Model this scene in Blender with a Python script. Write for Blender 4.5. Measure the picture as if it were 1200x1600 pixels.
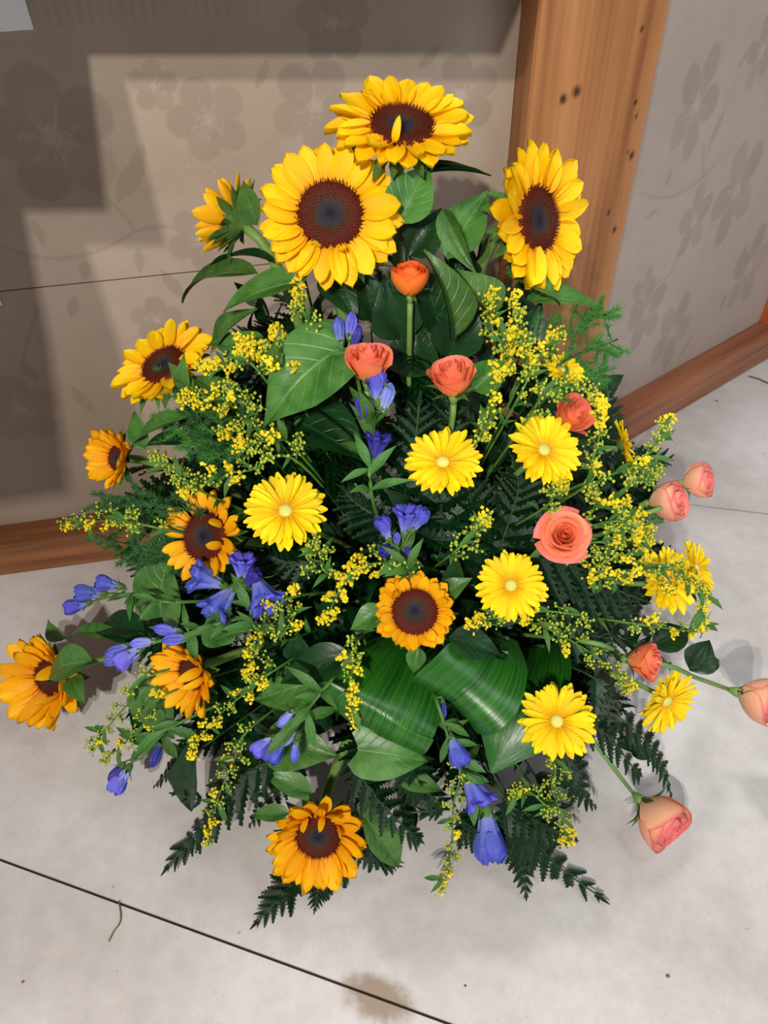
import bpy, math, random
import numpy as np
from mathutils import Vector, Matrix
from math import sin, cos, pi, radians, sqrt

rnd = random.Random(7)
S = bpy.context.scene
COL = S.collection
for o in list(bpy.data.objects):
    bpy.data.objects.remove(o)

# ------------------------------------------------------------------ camera
H = 1.2
PITCH, ROLL, FPX = radians(45), radians(1.9), 1200.0
FWD = Vector((0, cos(PITCH), -sin(PITCH)))
_u0 = Vector((0, sin(PITCH), cos(PITCH))); _r0 = Vector((1, 0, 0))
RGT = _r0 * cos(ROLL) - _u0 * sin(ROLL)
UPV = _u0 * cos(ROLL) + _r0 * sin(ROLL)
CAM = Vector((0, 0, H))
cam = bpy.data.cameras.new('camera'); camo = bpy.data.objects.new('camera', cam); COL.objects.link(camo)
cam.sensor_fit = 'VERTICAL'; cam.sensor_height = 36; cam.lens = 27; cam.clip_start = 0.02
m = Matrix((RGT, UPV, -FWD)).transposed().to_4x4(); m.translation = CAM
camo.matrix_world = m
S.camera = camo

# ------------------------------------------------------------------ light
W = bpy.data.worlds.new('indoor_light'); S.world = W; W.use_nodes = True
bg = W.node_tree.nodes['Background']
bg.inputs[0].default_value = (0.94, 0.97, 1.0, 1); bg.inputs[1].default_value = 0.21
def lamp(name, loc, target, size, power, color, sy=None, spread=pi):
    l = bpy.data.lights.new(name, 'AREA'); l.energy = power; l.color = color; l.size = size; l.spread = spread
    if sy: l.shape = 'RECTANGLE'; l.size_y = sy
    o = bpy.data.objects.new(name, l); COL.objects.link(o); o.location = loc
    d = Vector(target) - Vector(loc); o.rotation_euler = d.to_track_quat('-Z', 'Y').to_euler()
    return o
L1 = Vector((-0.45, -1.60, 2.40)); L2 = Vector((-0.66, -1.60, 2.56))
lamp('track_lamp', L1, (0, 0.9, 0.4), 0.045, 46, (1.0, 0.94, 0.86))
lamp('track_lamp', L2, (0, 0.9, 0.4), 0.045, 46, (1.0, 0.94, 0.86))
lamp('ceiling_lamp', (-0.15, 1.35, 2.9), (0.0, 0.7, 0.0), 0.25, 24, (1.0, 0.97, 0.94))
lamp('ceiling_panel', (0.9, 0.2, 2.9), (0.3, 0.6, 0.1), 0.6, 12, (0.95, 0.97, 1.0), 0.5)
lamp('shop_window', (2.6, -0.6, 1.7), (0.0, 0.8, 0.3), 1.2, 20, (0.84, 0.92, 1.0), 1.4)
S.view_settings.view_transform = 'Standard'; S.view_settings.look = 'None'
S.view_settings.gamma = 1.0; S.view_settings.use_curve_mapping = False
S.view_settings.exposure = 0.05

# ------------------------------------------------------------------ helpers
def ray(px, py):
    return RGT * ((px - 600) / FPX) - UPV * ((py - 800) / FPX) + FWD
def on_plane(px, py, p0, n):
    d = ray(px, py); t = (Vector(p0) - CAM).dot(n) / d.dot(n)
    return CAM + d * t
def on_floor(px, py, z=0.0):
    return on_plane(px, py, (0, 0, z), Vector((0, 0, 1)))
def camdir(a, b, c):
    return (RGT * a + UPV * b - FWD * c).normalized()
def locdir(px, py, a, b, c):
    z = -ray(px, py).normalized(); x = (RGT - z * RGT.dot(z)).normalized(); y = z.cross(x)
    return (x * a + y * b + z * c).normalized()
def depth(p): return (p - CAM).dot(FWD)
# the bouquet is a broad bell standing on the floor; at() gives the point of its skin seen at a spot of the photo
BC = (0.03, 0.86)
_Z = [-1, 0.0, .12, .365, .47, .62, .82, .95, 1.0, 1.6]; _R = [.62, .62, .60, .5, .44, .355, .22, .08, 0, -.6]
_T = np.linspace(0.3, 2.3, 1600)
def at(px, py, off=0.0, zmin=0.02):
    d = ray(px, py)
    x = d.x * _T; y = d.y * _T; z = H + d.z * _T
    dy = y - BC[1]; s = np.where(dy < 0, .74, .42)
    F = np.sqrt((x - BC[0]) ** 2 + (dy / s) ** 2) - np.interp(z, _Z, _R) - off
    hit = np.nonzero(F <= 0)[0]
    i = hit[0] if len(hit) else int(np.argmin(F))
    p = CAM + d * float(_T[i])
    if p.z < zmin:
        p = on_floor(px, py, zmin)
    return p
def px2m(p, n): return n * depth(p) / FPX

def mesh(name, v, f, mat=None, uv=None, smooth=True, attrs=None):
    me = bpy.data.meshes.new(name)
    me.from_pydata([tuple(a) for a in v], [], [tuple(a) for a in f])
    if uv is not None:
        l = me.uv_layers.new(name='UVMap')
        idx = np.empty(len(me.loops), dtype=np.int32); me.loops.foreach_get('vertex_index', idx)
        l.data.foreach_set('uv', np.asarray(uv, dtype=np.float32)[idx].ravel())
    if attrs:
        for k, a in attrs.items():
            at_ = me.attributes.new(k, 'FLOAT', 'POINT'); at_.data.foreach_set('value', np.asarray(a, dtype=np.float32))
    if smooth and len(me.polygons):
        me.polygons.foreach_set('use_smooth', [True] * len(me.polygons))
    if mat: me.materials.append(mat)
    me.update()
    return me
def obj(name, me, parent=None, M=None, kind=None, label=None):
    o = bpy.data.objects.new(name, me); COL.objects.link(o)
    if parent: o.parent = parent
    if M is not None:
        o.matrix_basis = M
    if kind: o['kind'] = kind
    if label: o['label'] = label
    return o
def tag(o, label, cat, group=None, kind=None):
    o['label'] = label
    if cat: o['category'] = cat
    if group: o['group'] = group
    if kind: o['kind'] = kind
    return o
def thing(name, loc, label, cat, group=None):
    o = bpy.data.objects.new(name, None); COL.objects.link(o); o.location = loc; o.empty_display_size = .02
    return tag(o, label, cat, group)
def T(v): return Matrix.Translation(Vector(v))
def Rx(a): return Matrix.Rotation(a, 4, 'X')
def Ry(a): return Matrix.Rotation(a, 4, 'Y')
def Rz(a): return Matrix.Rotation(a, 4, 'Z')
def Sc(x, y, z): return Matrix.Diagonal((x, y, z, 1))
def frame_z(n, hint=Vector((0, 0, 1))):
    z = Vector(n).normalized()
    if abs(z.dot(hint)) > .95: hint = Vector((0.3, 1, 0.2))
    x = hint.cross(z).normalized(); y = z.cross(x)
    return Matrix((x, y, z)).transposed().to_4x4()
def frame_xz(xd, zh):
    x = Vector(xd).normalized(); z = Vector(zh); z = (z - x * z.dot(x))
    if z.length < 1e-4: z = x.orthogonal()
    z.normalize(); y = z.cross(x)
    return Matrix((x, y, z)).transposed().to_4x4()
def bez(p0, p1, p2, p3, n):
    r = []
    for i in range(n + 1):
        t = i / n; s = 1 - t
        r.append(p0 * s ** 3 + p1 * 3 * s * s * t + p2 * 3 * s * t * t + p3 * t ** 3)
    return r
def spline(pts, n):
    pts = [Vector(p) for p in pts]
    P = [pts[0] * 2 - pts[1]] + pts + [pts[-1] * 2 - pts[-2]]
    out = []
    for i in range(1, len(P) - 2):
        for k in range(n):
            t = k / n
            a, b, c, d = P[i - 1], P[i], P[i + 1], P[i + 2]
            out.append(0.5 * ((2 * b) + (c - a) * t + (2 * a - 5 * b + 4 * c - d) * t * t + (-a + 3 * b - 3 * c + d) * t ** 3))
    out.append(pts[-1]); return out
class MB:
    def __init__(s): s.v = []; s.f = []; s.uv = []
    def add(s, v, f, uv=None):
        b = len(s.v); s.v += [tuple(a) for a in v]; s.f += [tuple(i + b for i in a) for a in f]
        s.uv += list(uv) if uv is not None else [(0, 0)] * len(v)
    def tube(s, pts, r, n=6, cap=True):
        pts = [Vector(p) for p in pts]; k = len(pts)
        rr = r if isinstance(r, (list, tuple)) else [r] * k
        up = Vector((0.13, 0.21, 0.97)); v = []; f = []; uv = []
        for i, p in enumerate(pts):
            t = (pts[min(i + 1, k - 1)] - pts[max(i - 1, 0)]).normalized()
            x = t.cross(up)
            if x.length < .05: x = t.cross(Vector((1, 0, 0)))
            x.normalize(); y = t.cross(x)
            for j in range(n):
                a = 2 * pi * j / n
                v.append(p + (x * cos(a) + y * sin(a)) * rr[i]); uv.append((i / max(1, k - 1), j / n))
        for i in range(k - 1):
            for j in range(n):
                f.append((i * n + j, i * n + (j + 1) % n, (i + 1) * n + (j + 1) % n, (i + 1) * n + j))
        if cap:
            f.append(tuple(range(n))[::-1]); f.append(tuple((k - 1) * n + j for j in range(n)))
        s.add(v, f, uv)
    def box(s, lo, hi):
        x0, y0, z0 = lo; x1, y1, z1 = hi
        s.add([(x0, y0, z0), (x1, y0, z0), (x1, y1, z0), (x0, y1, z0), (x0, y0, z1), (x1, y0, z1), (x1, y1, z1), (x0, y1, z1)],
              [(3, 2, 1, 0), (4, 5, 6, 7), (0, 1, 5, 4), (1, 2, 6, 5), (2, 3, 7, 6), (3, 0, 4, 7)])
    def mesh(s, name, mat, smooth=True): return mesh(name, s.v, s.f, mat, s.uv, smooth)
def lathe(prof, n=14, pleat=0, lobes=5):
    v = []; f = []; uv = []
    k = len(prof)
    for i, (r, z) in enumerate(prof):
        for j in range(n):
            a = 2 * pi * j / n
            q = r * (1 + pleat * (2 * abs(cos(lobes * a / 2)) - 1.2))
            v.append((q * cos(a), q * sin(a), z)); uv.append((i / (k - 1), j / n))
    for i in range(k - 1):
        for j in range(n):
            f.append((i * n + j, i * n + (j + 1) % n, (i + 1) * n + (j + 1) % n, (i + 1) * n + j))
    return v, f, uv
# icosahedron for buds
_ph = (1 + sqrt(5)) / 2
ICO_V = np.array([(-1, _ph, 0), (1, _ph, 0), (-1, -_ph, 0), (1, -_ph, 0), (0, -1, _ph), (0, 1, _ph), (0, -1, -_ph), (0, 1, -_ph), (_ph, 0, -1), (_ph, 0, 1), (-_ph, 0, -1), (-_ph, 0, 1)])
ICO_V = ICO_V / np.linalg.norm(ICO_V[0])
ICO_F = [(0, 11, 5), (0, 5, 1), (0, 1, 7), (0, 7, 10), (0, 10, 11), (1, 5, 9), (5, 11, 4), (11, 10, 2), (10, 7, 6), (7, 1, 8), (3, 9, 4), (3, 4, 2), (3, 2, 6), (3, 6, 8), (3, 8, 9), (4, 9, 5), (2, 4, 11), (6, 2, 10), (8, 6, 7), (9, 8, 1)]

# ------------------------------------------------------------------ materials
def srgb(r, g, b):
    f = lambda c: (c / 255 / 12.92) if c / 255 <= .04045 else ((c / 255 + .055) / 1.055) ** 2.4
    return (f(r), f(g), f(b), 1)
class NT:
    def __init__(s, name, rough=.5, spec=.5):
        s.m = bpy.data.materials.new(name); s.m.use_nodes = True; s.t = s.m.node_tree; s.n = s.t.nodes
        s.b = s.n['Principled BSDF']; s.b.inputs['Roughness'].default_value = rough; s.b.inputs['Specular IOR Level'].default_value = spec
    def node(s, ty, **k):
        n = s.n.new(ty)
        for a, b in k.items(): setattr(n, a, b)
        return n
    def put(s, sock, v):
        if hasattr(v, 'links') or isinstance(v, bpy.types.NodeSocket): s.t.links.new(v, sock)
        else: sock.default_value = v
    def math(s, op, a, b=0.0, c=0.0, clamp=False):
        n = s.node('ShaderNodeMath', operation=op, use_clamp=clamp)
        s.put(n.inputs[0], a); s.put(n.inputs[1], b)
        if len(n.inputs) > 2: s.put(n.inputs[2], c)
        return n.outputs[0]
    def mix(s, f, a, b, mode='MIX'):
        n = s.node('ShaderNodeMix', data_type='RGBA', blend_type=mode)
        s.put(n.inputs[0], f); s.put(n.inputs[6], a); s.put(n.inputs[7], b); return n.outputs[2]
    def ramp(s, f, stops):
        n = s.node('ShaderNodeValToRGB'); e = n.color_ramp.elements
        while len(e) < len(stops): e.new(.5)
        for x, (p, c) in zip(e, stops): x.position = p; x.color = c
        s.put(n.inputs[0], f); return n.outputs[0]
    def smooth(s, v, a, b):
        n = s.node('ShaderNodeMapRange', interpolation_type='SMOOTHSTEP'); s.put(n.inputs[0], v); s.put(n.inputs[1], a); s.put(n.inputs[2], b); return n.outputs[0]
    def uv(s):
        n = s.node('ShaderNodeUVMap'); x = s.node('ShaderNodeSeparateXYZ'); s.t.links.new(n.outputs[0], x.inputs[0]); return x.outputs[0], x.outputs[1], n.outputs[0]
    def obco(s):
        n = s.node('ShaderNodeTexCoord'); return n.outputs['Object']
    def noise(s, vec, scale, detail=3, rough=.55, sc=None):
        if sc:
            mp = s.node('ShaderNodeMapping'); s.put(mp.inputs[0], vec); mp.inputs['Scale'].default_value = sc; vec = mp.outputs[0]
        n = s.node('ShaderNodeTexNoise'); s.put(n.inputs['Vector'], vec); n.inputs['Scale'].default_value = scale; n.inputs['Detail'].default_value = detail; n.inputs['Roughness'].default_value = rough
        return n.outputs[0]
    def rand(s): return s.node('ShaderNodeObjectInfo').outputs['Random']
    def bump(s, h, strength, dist):
        n = s.node('ShaderNodeBump'); n.inputs['Strength'].default_value = strength; n.inputs['Distance'].default_value = dist
        s.put(n.inputs['Height'], h); s.t.links.new(n.outputs[0], s.b.inputs['Normal'])
    def hsv(s, c, v=1.0, h=.5, sat=1.0):
        n = s.node('ShaderNodeHueSaturation'); s.put(n.inputs['Color'], c); s.put(n.inputs['Value'], v); s.put(n.inputs['Hue'], h); s.put(n.inputs['Saturation'], sat); return n.outputs[0]
    def col(s, c): s.put(s.b.inputs['Base Color'], c)
    def trans(s, c, f):
        tr = s.node('ShaderNodeBsdfTranslucent'); s.put(tr.inputs[0], c)
        mx = s.node('ShaderNodeMixShader'); mx.inputs[0].default_value = f
        s.t.links.new(s.b.outputs[0], mx.inputs[1]); s.t.links.new(tr.outputs[0], mx.inputs[2])
        s.t.links.new(mx.outputs[0], s.n['Material Output'].inputs[0])

def m_petal(name, base, mid, tip, streak=.16, tr=.25, rough=.55):
    k = NT(name, rough, .3); u, v, uvv = k.uv()
    c = k.ramp(u, [(0, base), (.4, mid), (1, tip)])
    ns = k.noise(uvv, 1.0, 2, .5, (3, 26, 1))
    c = k.hsv(c, k.math('MULTIPLY_ADD', ns, streak * 2, 1 - streak))
    r = k.rand(); c = k.hsv(c, k.math('MULTIPLY_ADD', r, .16, .90), k.math('MULTIPLY_ADD', r, .012, .494))
    k.col(c); k.trans(c, tr); k.bump(ns, .25, .002); return k.m
M_SUN = m_petal('sunflower_petal', srgb(244, 172, 6), srgb(254, 204, 6), srgb(255, 212, 12))
M_SUNO = m_petal('sunflower_petal_deep', srgb(236, 150, 6), srgb(248, 180, 8), srgb(252, 194, 14))
M_GER = m_petal('gerbera_petal', srgb(240, 180, 0), srgb(252, 220, 8), srgb(254, 226, 24), .12)
M_GERF = m_petal('gerbera_floret', srgb(222, 160, 6), srgb(240, 196, 14), srgb(250, 214, 40), .1)

def m_disc():
    k = NT('sunflower_disc', .75, .2); o = k.obco()
    n = k.node('ShaderNodeVectorMath', operation='MULTIPLY'); k.put(n.inputs[0], o); n.inputs[1].default_value = (1, 1, 0)
    l = k.node('ShaderNodeVectorMath', operation='LENGTH'); k.put(l.inputs[0], n.outputs[0])
    d = k.math('MULTIPLY_ADD', k.noise(o, 9, 2), .12, k.math('SUBTRACT', l.outputs['Value'], .06))
    c = k.ramp(d, [(0, srgb(20, 18, 26)), (.26, srgb(42, 38, 52)), (.42, srgb(58, 44, 30)), (.52, srgb(74, 34, 18)), (.8, srgb(80, 24, 14)), (1, srgb(96, 36, 10))])
    c = k.hsv(c, k.math('MULTIPLY_ADD', k.noise(o, 40, 1), 1.0, .5)); k.col(c); return k.m
M_DISC = m_disc()

def m_leaf(name, a, b, vein, rough=.42, spec=.45, nv=7, tr=.12, vs=.55, blotch=.35):
    k = NT(name, rough, spec); u, v, uvv = k.uv()
    h = k.math('ABSOLUTE', k.math('SUBTRACT', v, .5))
    mid = k.math('SUBTRACT', 1, k.smooth(h, .006, .028), clamp=True)
    ph = k.math('FRACT', k.math('MULTIPLY', k.math('SUBTRACT', u, k.math('MULTIPLY', h, .62)), nv))
    sd = k.math('SUBTRACT', 1, k.smooth(k.math('ABSOLUTE', k.math('SUBTRACT', ph, .5)), .02, .11), clamp=True)
    sd = k.math('MULTIPLY', sd, k.math('SUBTRACT', 1, k.math('MULTIPLY', h, 1.5)))
    ve = k.math('MAXIMUM', mid, k.math('MULTIPLY', sd, .6))
    ns = k.noise(k.obco(), 38, 3)
    c = k.mix(k.math('MULTIPLY', k.smooth(ns, .35, .7), 1), a, b)
    c = k.mix(k.math('MULTIPLY', ve, vs), c, vein)
    r = k.rand(); c = k.hsv(c, k.math('MULTIPLY_ADD', r, blotch, 1 - blotch * .5), k.math('MULTIPLY_ADD', r, .02, .49))
    k.col(c); k.trans(c, tr); k.bump(k.math('MULTIPLY_ADD', ve, -.8, k.math('MULTIPLY', ns, .6)), .5, .002); return k.m
M_SLEAF = m_leaf('sunflower_leaf', srgb(48, 94, 34), srgb(78, 124, 54), srgb(138, 168, 100), .4, .4, vs=.36)
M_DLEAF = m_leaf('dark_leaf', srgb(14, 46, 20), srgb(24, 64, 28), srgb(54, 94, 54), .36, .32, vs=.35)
M_GLEAF = m_leaf('narrow_leaf', srgb(48, 96, 34), srgb(78, 124, 54), srgb(120, 156, 86), .45, .4, 3)
M_BRACT = m_leaf('bract', srgb(58, 96, 34), srgb(88, 128, 56), srgb(130, 160, 90), .55, .3, 3)
M_FERN = m_leaf('fern_leaflet', srgb(4, 34, 12), srgb(10, 50, 18), srgb(20, 66, 28), .3, .3, 8, .05, .4, .5)
def m_aspi():
    k = NT('aspidistra_leaf', .3, .5); u, v, uvv = k.uv()
    st = k.noise(uvv, 1.0, 3, .6, (1.2, 60, 1)); bl = k.noise(uvv, 2.2, 2)
    c = k.mix(k.smooth(st, .3, .72), srgb(20, 78, 16), srgb(52, 122, 32)); c = k.mix(k.math('MULTIPLY', bl, .5), c, srgb(16, 66, 20))
    h = k.math('ABSOLUTE', k.math('SUBTRACT', v, .5)); c = k.mix(k.math('SUBTRACT', 1, k.smooth(h, .004, .016), clamp=True), c, srgb(24, 70, 22))
    k.col(c); k.trans(c, .1); k.bump(st, .35, .0015); return k.m
M_ASPI = m_aspi()
def m_plain(name, a, b, rough=.5, scale=60, spec=.4, tr=0, var=.2):
    k = NT(name, rough, spec); c = k.mix(k.noise(k.obco(), scale, 3), a, b)
    c = k.hsv(c, k.math('MULTIPLY_ADD', k.rand(), var, 1 - var / 2)); k.col(c)
    if tr: k.trans(c, tr)
    return k.m
M_STEM = m_plain('green_stem', srgb(92, 132, 56), srgb(124, 158, 84))
M_DSTEM = m_plain('dark_stem', srgb(28, 58, 26), srgb(48, 82, 36))
M_CALYX = m_plain('calyx', srgb(56, 92, 36), srgb(88, 124, 54), .6)
M_ASPF = m_plain('asparagus_needle', srgb(34, 92, 26), srgb(66, 132, 44), .55, 20, .3, .15)
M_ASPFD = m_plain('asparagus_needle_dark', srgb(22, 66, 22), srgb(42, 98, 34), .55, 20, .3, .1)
M_GRSTEM = m_plain('goldenrod_stem', srgb(62, 108, 38), srgb(92, 136, 56))
M_BUD = m_plain('goldenrod_bud', srgb(148, 168, 46), srgb(196, 200, 66), .6, 220, .3, .1)
M_BLOOM = m_plain('goldenrod_bloom', srgb(228, 204, 22), srgb(248, 228, 56), .65, 220, .2, .15)
M_GDISC = m_plain('gerbera_eye', srgb(186, 190, 84), srgb(222, 218, 120), .7, 400)
def m_gent(name, tip, mid, base):
    k = NT(name, .45, .35); u, v, uvv = k.uv()
    c = k.ramp(u, [(0, base), (.35, mid), (.8, tip), (1, tip)])
    st = k.noise(uvv, 1.0, 2, .5, (1.5, 30, 1)); c = k.hsv(c, k.math('MULTIPLY_ADD', st, 1.3, .4)); k.bump(st, .5, .003)
    r = k.rand(); c = k.hsv(c, k.math('MULTIPLY_ADD', r, .25, .88), k.math('MULTIPLY_ADD', r, .02, .49))
    k.col(c); k.trans(c, .2); return k.m
M_GENT = m_gent('gentian_blue', srgb(84, 84, 204), srgb(108, 118, 214), srgb(178, 186, 206))
M_GENTP = m_gent('gentian_pale', srgb(108, 112, 226), srgb(140, 150, 230), srgb(206, 212, 226))
M_GENTD = m_gent('gentian_deep', srgb(50, 46, 150), srgb(62, 60, 160), srgb(90, 90, 150))
def m_rose(name, base, mid, rim):
    k = NT(name, .5, .35); u, v, uvv = k.uv()
    c = k.ramp(u, [(0, base), (.55, mid), (.86, mid), (1, rim)])
    ns = k.noise(uvv, 1.0, 3, .55, (4, 12, 1)); c = k.hsv(c, k.math('MULTIPLY_ADD', ns, .22, .89))
    r = k.rand(); c = k.hsv(c, k.math('MULTIPLY_ADD', r, .1, .95), k.math('MULTIPLY_ADD', r, .015, .493))
    k.col(c); k.trans(c, .25); return k.m
M_ROSE_OR = m_rose('rose_orange', srgb(250, 180, 84), srgb(250, 126, 50), srgb(244, 106, 56))
M_ROSE_CO = m_rose('rose_coral', srgb(254, 196, 104), srgb(252, 150, 94), srgb(240, 128, 126))
M_ROSE_PK = m_rose('rose_pink', srgb(254, 226, 180), srgb(248, 186, 152), srgb(232, 108, 122))

def m_wood(name, a, b, c3, axis, rough=.5):
    k = NT(name, rough, .35); o = k.obco()
    sc = [1, 1, 1]; sc = [26, 26, 26]; sc[axis] = 1.1
    g = k.noise(o, 1.0, 5, .6, tuple(sc)); sc2 = [150, 150, 150]; sc2[axis] = 2.5
    f = k.noise(o, 1.0, 2, .5, tuple(sc2)); big = k.noise(o, 3, 2)
    c = k.ramp(g, [(.3, c3), (.47, a), (.66, b)]); c = k.mix(k.math('MULTIPLY', k.smooth(f, .5, .8), .35), c, c3)
    c = k.hsv(c, k.math('MULTIPLY_ADD', big, .4, .8))
    at_ = k.node('ShaderNodeAttribute', attribute_name='knot'); c = k.mix(at_.outputs['Fac'], c, srgb(58, 28, 12))
    k.col(c); k.bump(g, .25, .002); return k.m
M_POST = m_wood('post_wood', srgb(160, 106, 62), srgb(180, 124, 78), srgb(130, 80, 44), 2, .45)
M_RAIL = m_wood('rail_wood', srgb(132, 82, 48), srgb(160, 106, 66), srgb(84, 48, 24), 0, .4)
M_RAILR = m_wood('rail_wood_red', srgb(136, 84, 58), srgb(160, 104, 76), srgb(96, 56, 36), 0, .4)
M_REDPOST = m_wood('red_post_wood', srgb(176, 92, 50), srgb(190, 108, 60), srgb(140, 66, 34), 2, .45)
def m_wall(name, base, dark, print_c, light):
    k = NT(name, .55, .3); o = k.obco()
    n1 = k.noise(o, 3.2, 5, .6); n2 = k.noise(o, 90, 3, .7); n3 = k.noise(o, 16, 4, .65)
    c = k.mix(k.smooth(n1, .3, .72), base, dark)
    c = k.hsv(c, k.math('MULTIPLY_ADD', n3, .18, .91))
    pr = k.node('ShaderNodeAttribute', attribute_name='print'); c = k.mix(k.math('MULTIPLY', pr.outputs['Fac'], .40), c, print_c)
    st = k.node('ShaderNodeAttribute', attribute_name='stamen'); c = k.mix(k.math('MULTIPLY', st.outputs['Fac'], .25), c, light)
    c = k.mix(k.math('MULTIPLY', k.smooth(n2, .62, .76), .35), c, light)
    k.col(c); k.bump(k.math('ADD', n3, k.math('MULTIPLY', n2, .4)), .12, .003); return k.m
M_WALLL = m_wall('wall_panel_tan', srgb(176, 160, 145), srgb(164, 144, 126), srgb(136, 117, 102), srgb(194, 183, 172))
M_WALLR = m_wall('wall_panel_grey', srgb(168, 154, 146), srgb(158, 144, 134), srgb(126, 112, 106), srgb(186, 174, 166))
def m_floor():
    k = NT('floor_slab', .5, .35); o = k.obco()
    n1 = k.noise(o, 2.4, 5, .6); n2 = k.noise(o, 30, 4, .7); n3 = k.noise(o, 160, 2, .6)
    c = k.mix(k.smooth(n1, .3, .7), srgb(204, 201, 200), srgb(178, 172, 169))
    c = k.hsv(c, k.math('MULTIPLY_ADD', n2, .36, .81)); c = k.mix(k.math('MULTIPLY', k.smooth(n3, .6, .75), .25), c, srgb(150, 138, 128))
    c = k.mix(k.math('MULTIPLY', k.smooth(k.noise(o, 55, 2, .5), .74, .78), .6), c, srgb(120, 104, 92))
    st = k.node('ShaderNodeAttribute', attribute_name='stain')
    sm = k.smooth(k.math('MULTIPLY', st.outputs['Fac'], k.math('MULTIPLY_ADD', k.noise(o, 60, 4, .7), 1.2, .4)), .25, .75)
    c = k.mix(k.math('MULTIPLY', sm, .75), c, srgb(126, 98, 66))
    k.col(c); k.bump(k.math('ADD', n2, k.math('MULTIPLY', n3, .3)), .12, .002); return k.m
M_FLOOR = m_floor()
M_JOINT = m_plain('floor_joint', srgb(58, 50, 42), srgb(84, 74, 62), .9, 80)
M_PAPER = m_plain('white_paper', srgb(244, 248, 254), srgb(250, 252, 255), .6, 5, .3, 0, .02)
M_TRAY = m_plain('black_plastic', srgb(14, 15, 15), srgb(26, 26, 26), .35)
M_FOAM = m_plain('floral_foam', srgb(16, 44, 26), srgb(26, 58, 34), .95, 200)
M_TWIG = m_plain('dry_twig', srgb(84, 66, 46), srgb(120, 100, 70), .8, 200)
M_SHADE_LEDGE = m_plain('shade_ledge_wood', srgb(140, 90, 50), srgb(160, 106, 64), .5)  # for the unseen ledge added to shade the left wall

# ------------------------------------------------------------------ setting: floor, walls, rails, posts
def rowdir(a, b):
    d = (Vector(b) - Vector(a)); d.z = 0; return d.normalized()
A0, A2 = on_floor(0, 1343), on_floor(703, 1600); B0, B1 = on_floor(1090, 790), on_floor(1200, 803)
dA = rowdir(A0, A2); dB = rowdir(B0, B1)
def lineA(x): return A0.y + (x - A0.x) * dA.y / dA.x
def lineB(x): return B0.y + (x - B0.x) * dB.y / dB.x
fm = MB(); fm.box((-4, -3, -.06), (4, 4, -.006))
floor = obj('floor', fm.mesh('floor', M_JOINT, False)); tag(floor, 'pale concrete floor of big slabs with thin dark joints', None, kind='structure')
STAIN = on_floor(588, 1566)
def slab(y0, y1):
    nx, ny = 90, 60; v = []; f = []; st = []
    xs = np.linspace(-4, 4, nx); xs = np.sign(xs) * (np.abs(xs) / 4) ** 1.8 * 4
    for j in range(ny + 1):
        t = j / ny
        for x in xs:
            a, b = y0(x), y1(x); p = (x, a + (b - a) * t, 0)
            v.append(p)
            dx, dy = p[0] - STAIN.x, p[1] - STAIN.y
            al = dx * dA.x + dy * dA.y; ac = -dx * dA.y + dy * dA.x
            st.append(max(0, 1.15 - sqrt((al / .075) ** 2 + ((ac - .008) / .035) ** 2)))
    n0 = len(xs)
    for j in range(ny):
        for i in range(n0 - 1):
            f.append((j * n0 + i, j * n0 + i + 1, (j + 1) * n0 + i + 1, (j + 1) * n0 + i))
    base = len(v)                                   # skirts down into the joint
    edge = [i for i in range(n0)]; edge2 = [ny * n0 + i for i in range(n0)]
    for e in (edge, edge2):
        b = len(v)
        for i in e: v.append((v[i][0], v[i][1], -.02)); st.append(0)
        for i in range(n0 - 1): f.append((e[i], e[i + 1], b + i + 1, b + i) if e is edge2 else (e[i + 1], e[i], b + i, b + i + 1))
    return obj('tile', mesh('tile', v, f, M_FLOOR, smooth=False, attrs={'stain': st}), floor)
g = .0022
slab(lambda x: -3, lambda x: lineA(x) - g)
slab(lambda x: lineA(x) + g, lambda x: lineB(x) - g)
slab(lambda x: lineB(x) + g, lambda x: 4)

# rails: front faces stand on these two floor lines
l0, l1 = on_floor(0, 901), on_floor(180, 876); r0, r1 = on_floor(930, 722), on_floor(1200, 562)
dL = rowdir(l0, l1); dR = rowdir(r0, r1)
nL = Vector((dL.y, -dL.x, 0)); nR = Vector((dR.y, -dR.x, 0))       # towards the camera side
den = dL.x * dR.y - dL.y * dR.x
sC = ((r0.x - l0.x) * dR.y - (r0.y - l0.y) * dR.x) / den
CORN = l0 + dL * sC; CORN.z = 0
RAIL_H, RAIL_D = .088, .062
def MW(origin, d, n):          # local x along the wall, y into the wall, z up
    M = Matrix((d, -n, Vector((0, 0, 1)))).transposed().to_4x4(); M.translation = origin; return M
ML = MW(CORN, dL, nL); MR = MW(CORN, dR, nR)
def bevel_box(lo, hi, bev, name, mat, M, knots=()):
    import bmesh
    bm = bmesh.new(); bmesh.ops.create_cube(bm, size=1)
    for v in bm.verts: v.co = Vector([lo[i] + (hi[i] - lo[i]) * (v.co[i] + .5) for i in range(3)])
    bmesh.ops.bevel(bm, geom=bm.edges[:], offset=bev, segments=2, affect='EDGES', profile=.6)
    me = bpy.data.meshes.new(name); bm.to_mesh(me); bm.free(); me.materials.append(mat)
    return me
o = obj('baseboard_left', bevel_box((-3, 0, 0.001), (-.012, RAIL_D, RAIL_H), .006, 'rail', M_RAIL, ML), None, ML); tag(o, 'brown timber base rail along the left wall', None, kind='structure')
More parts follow.
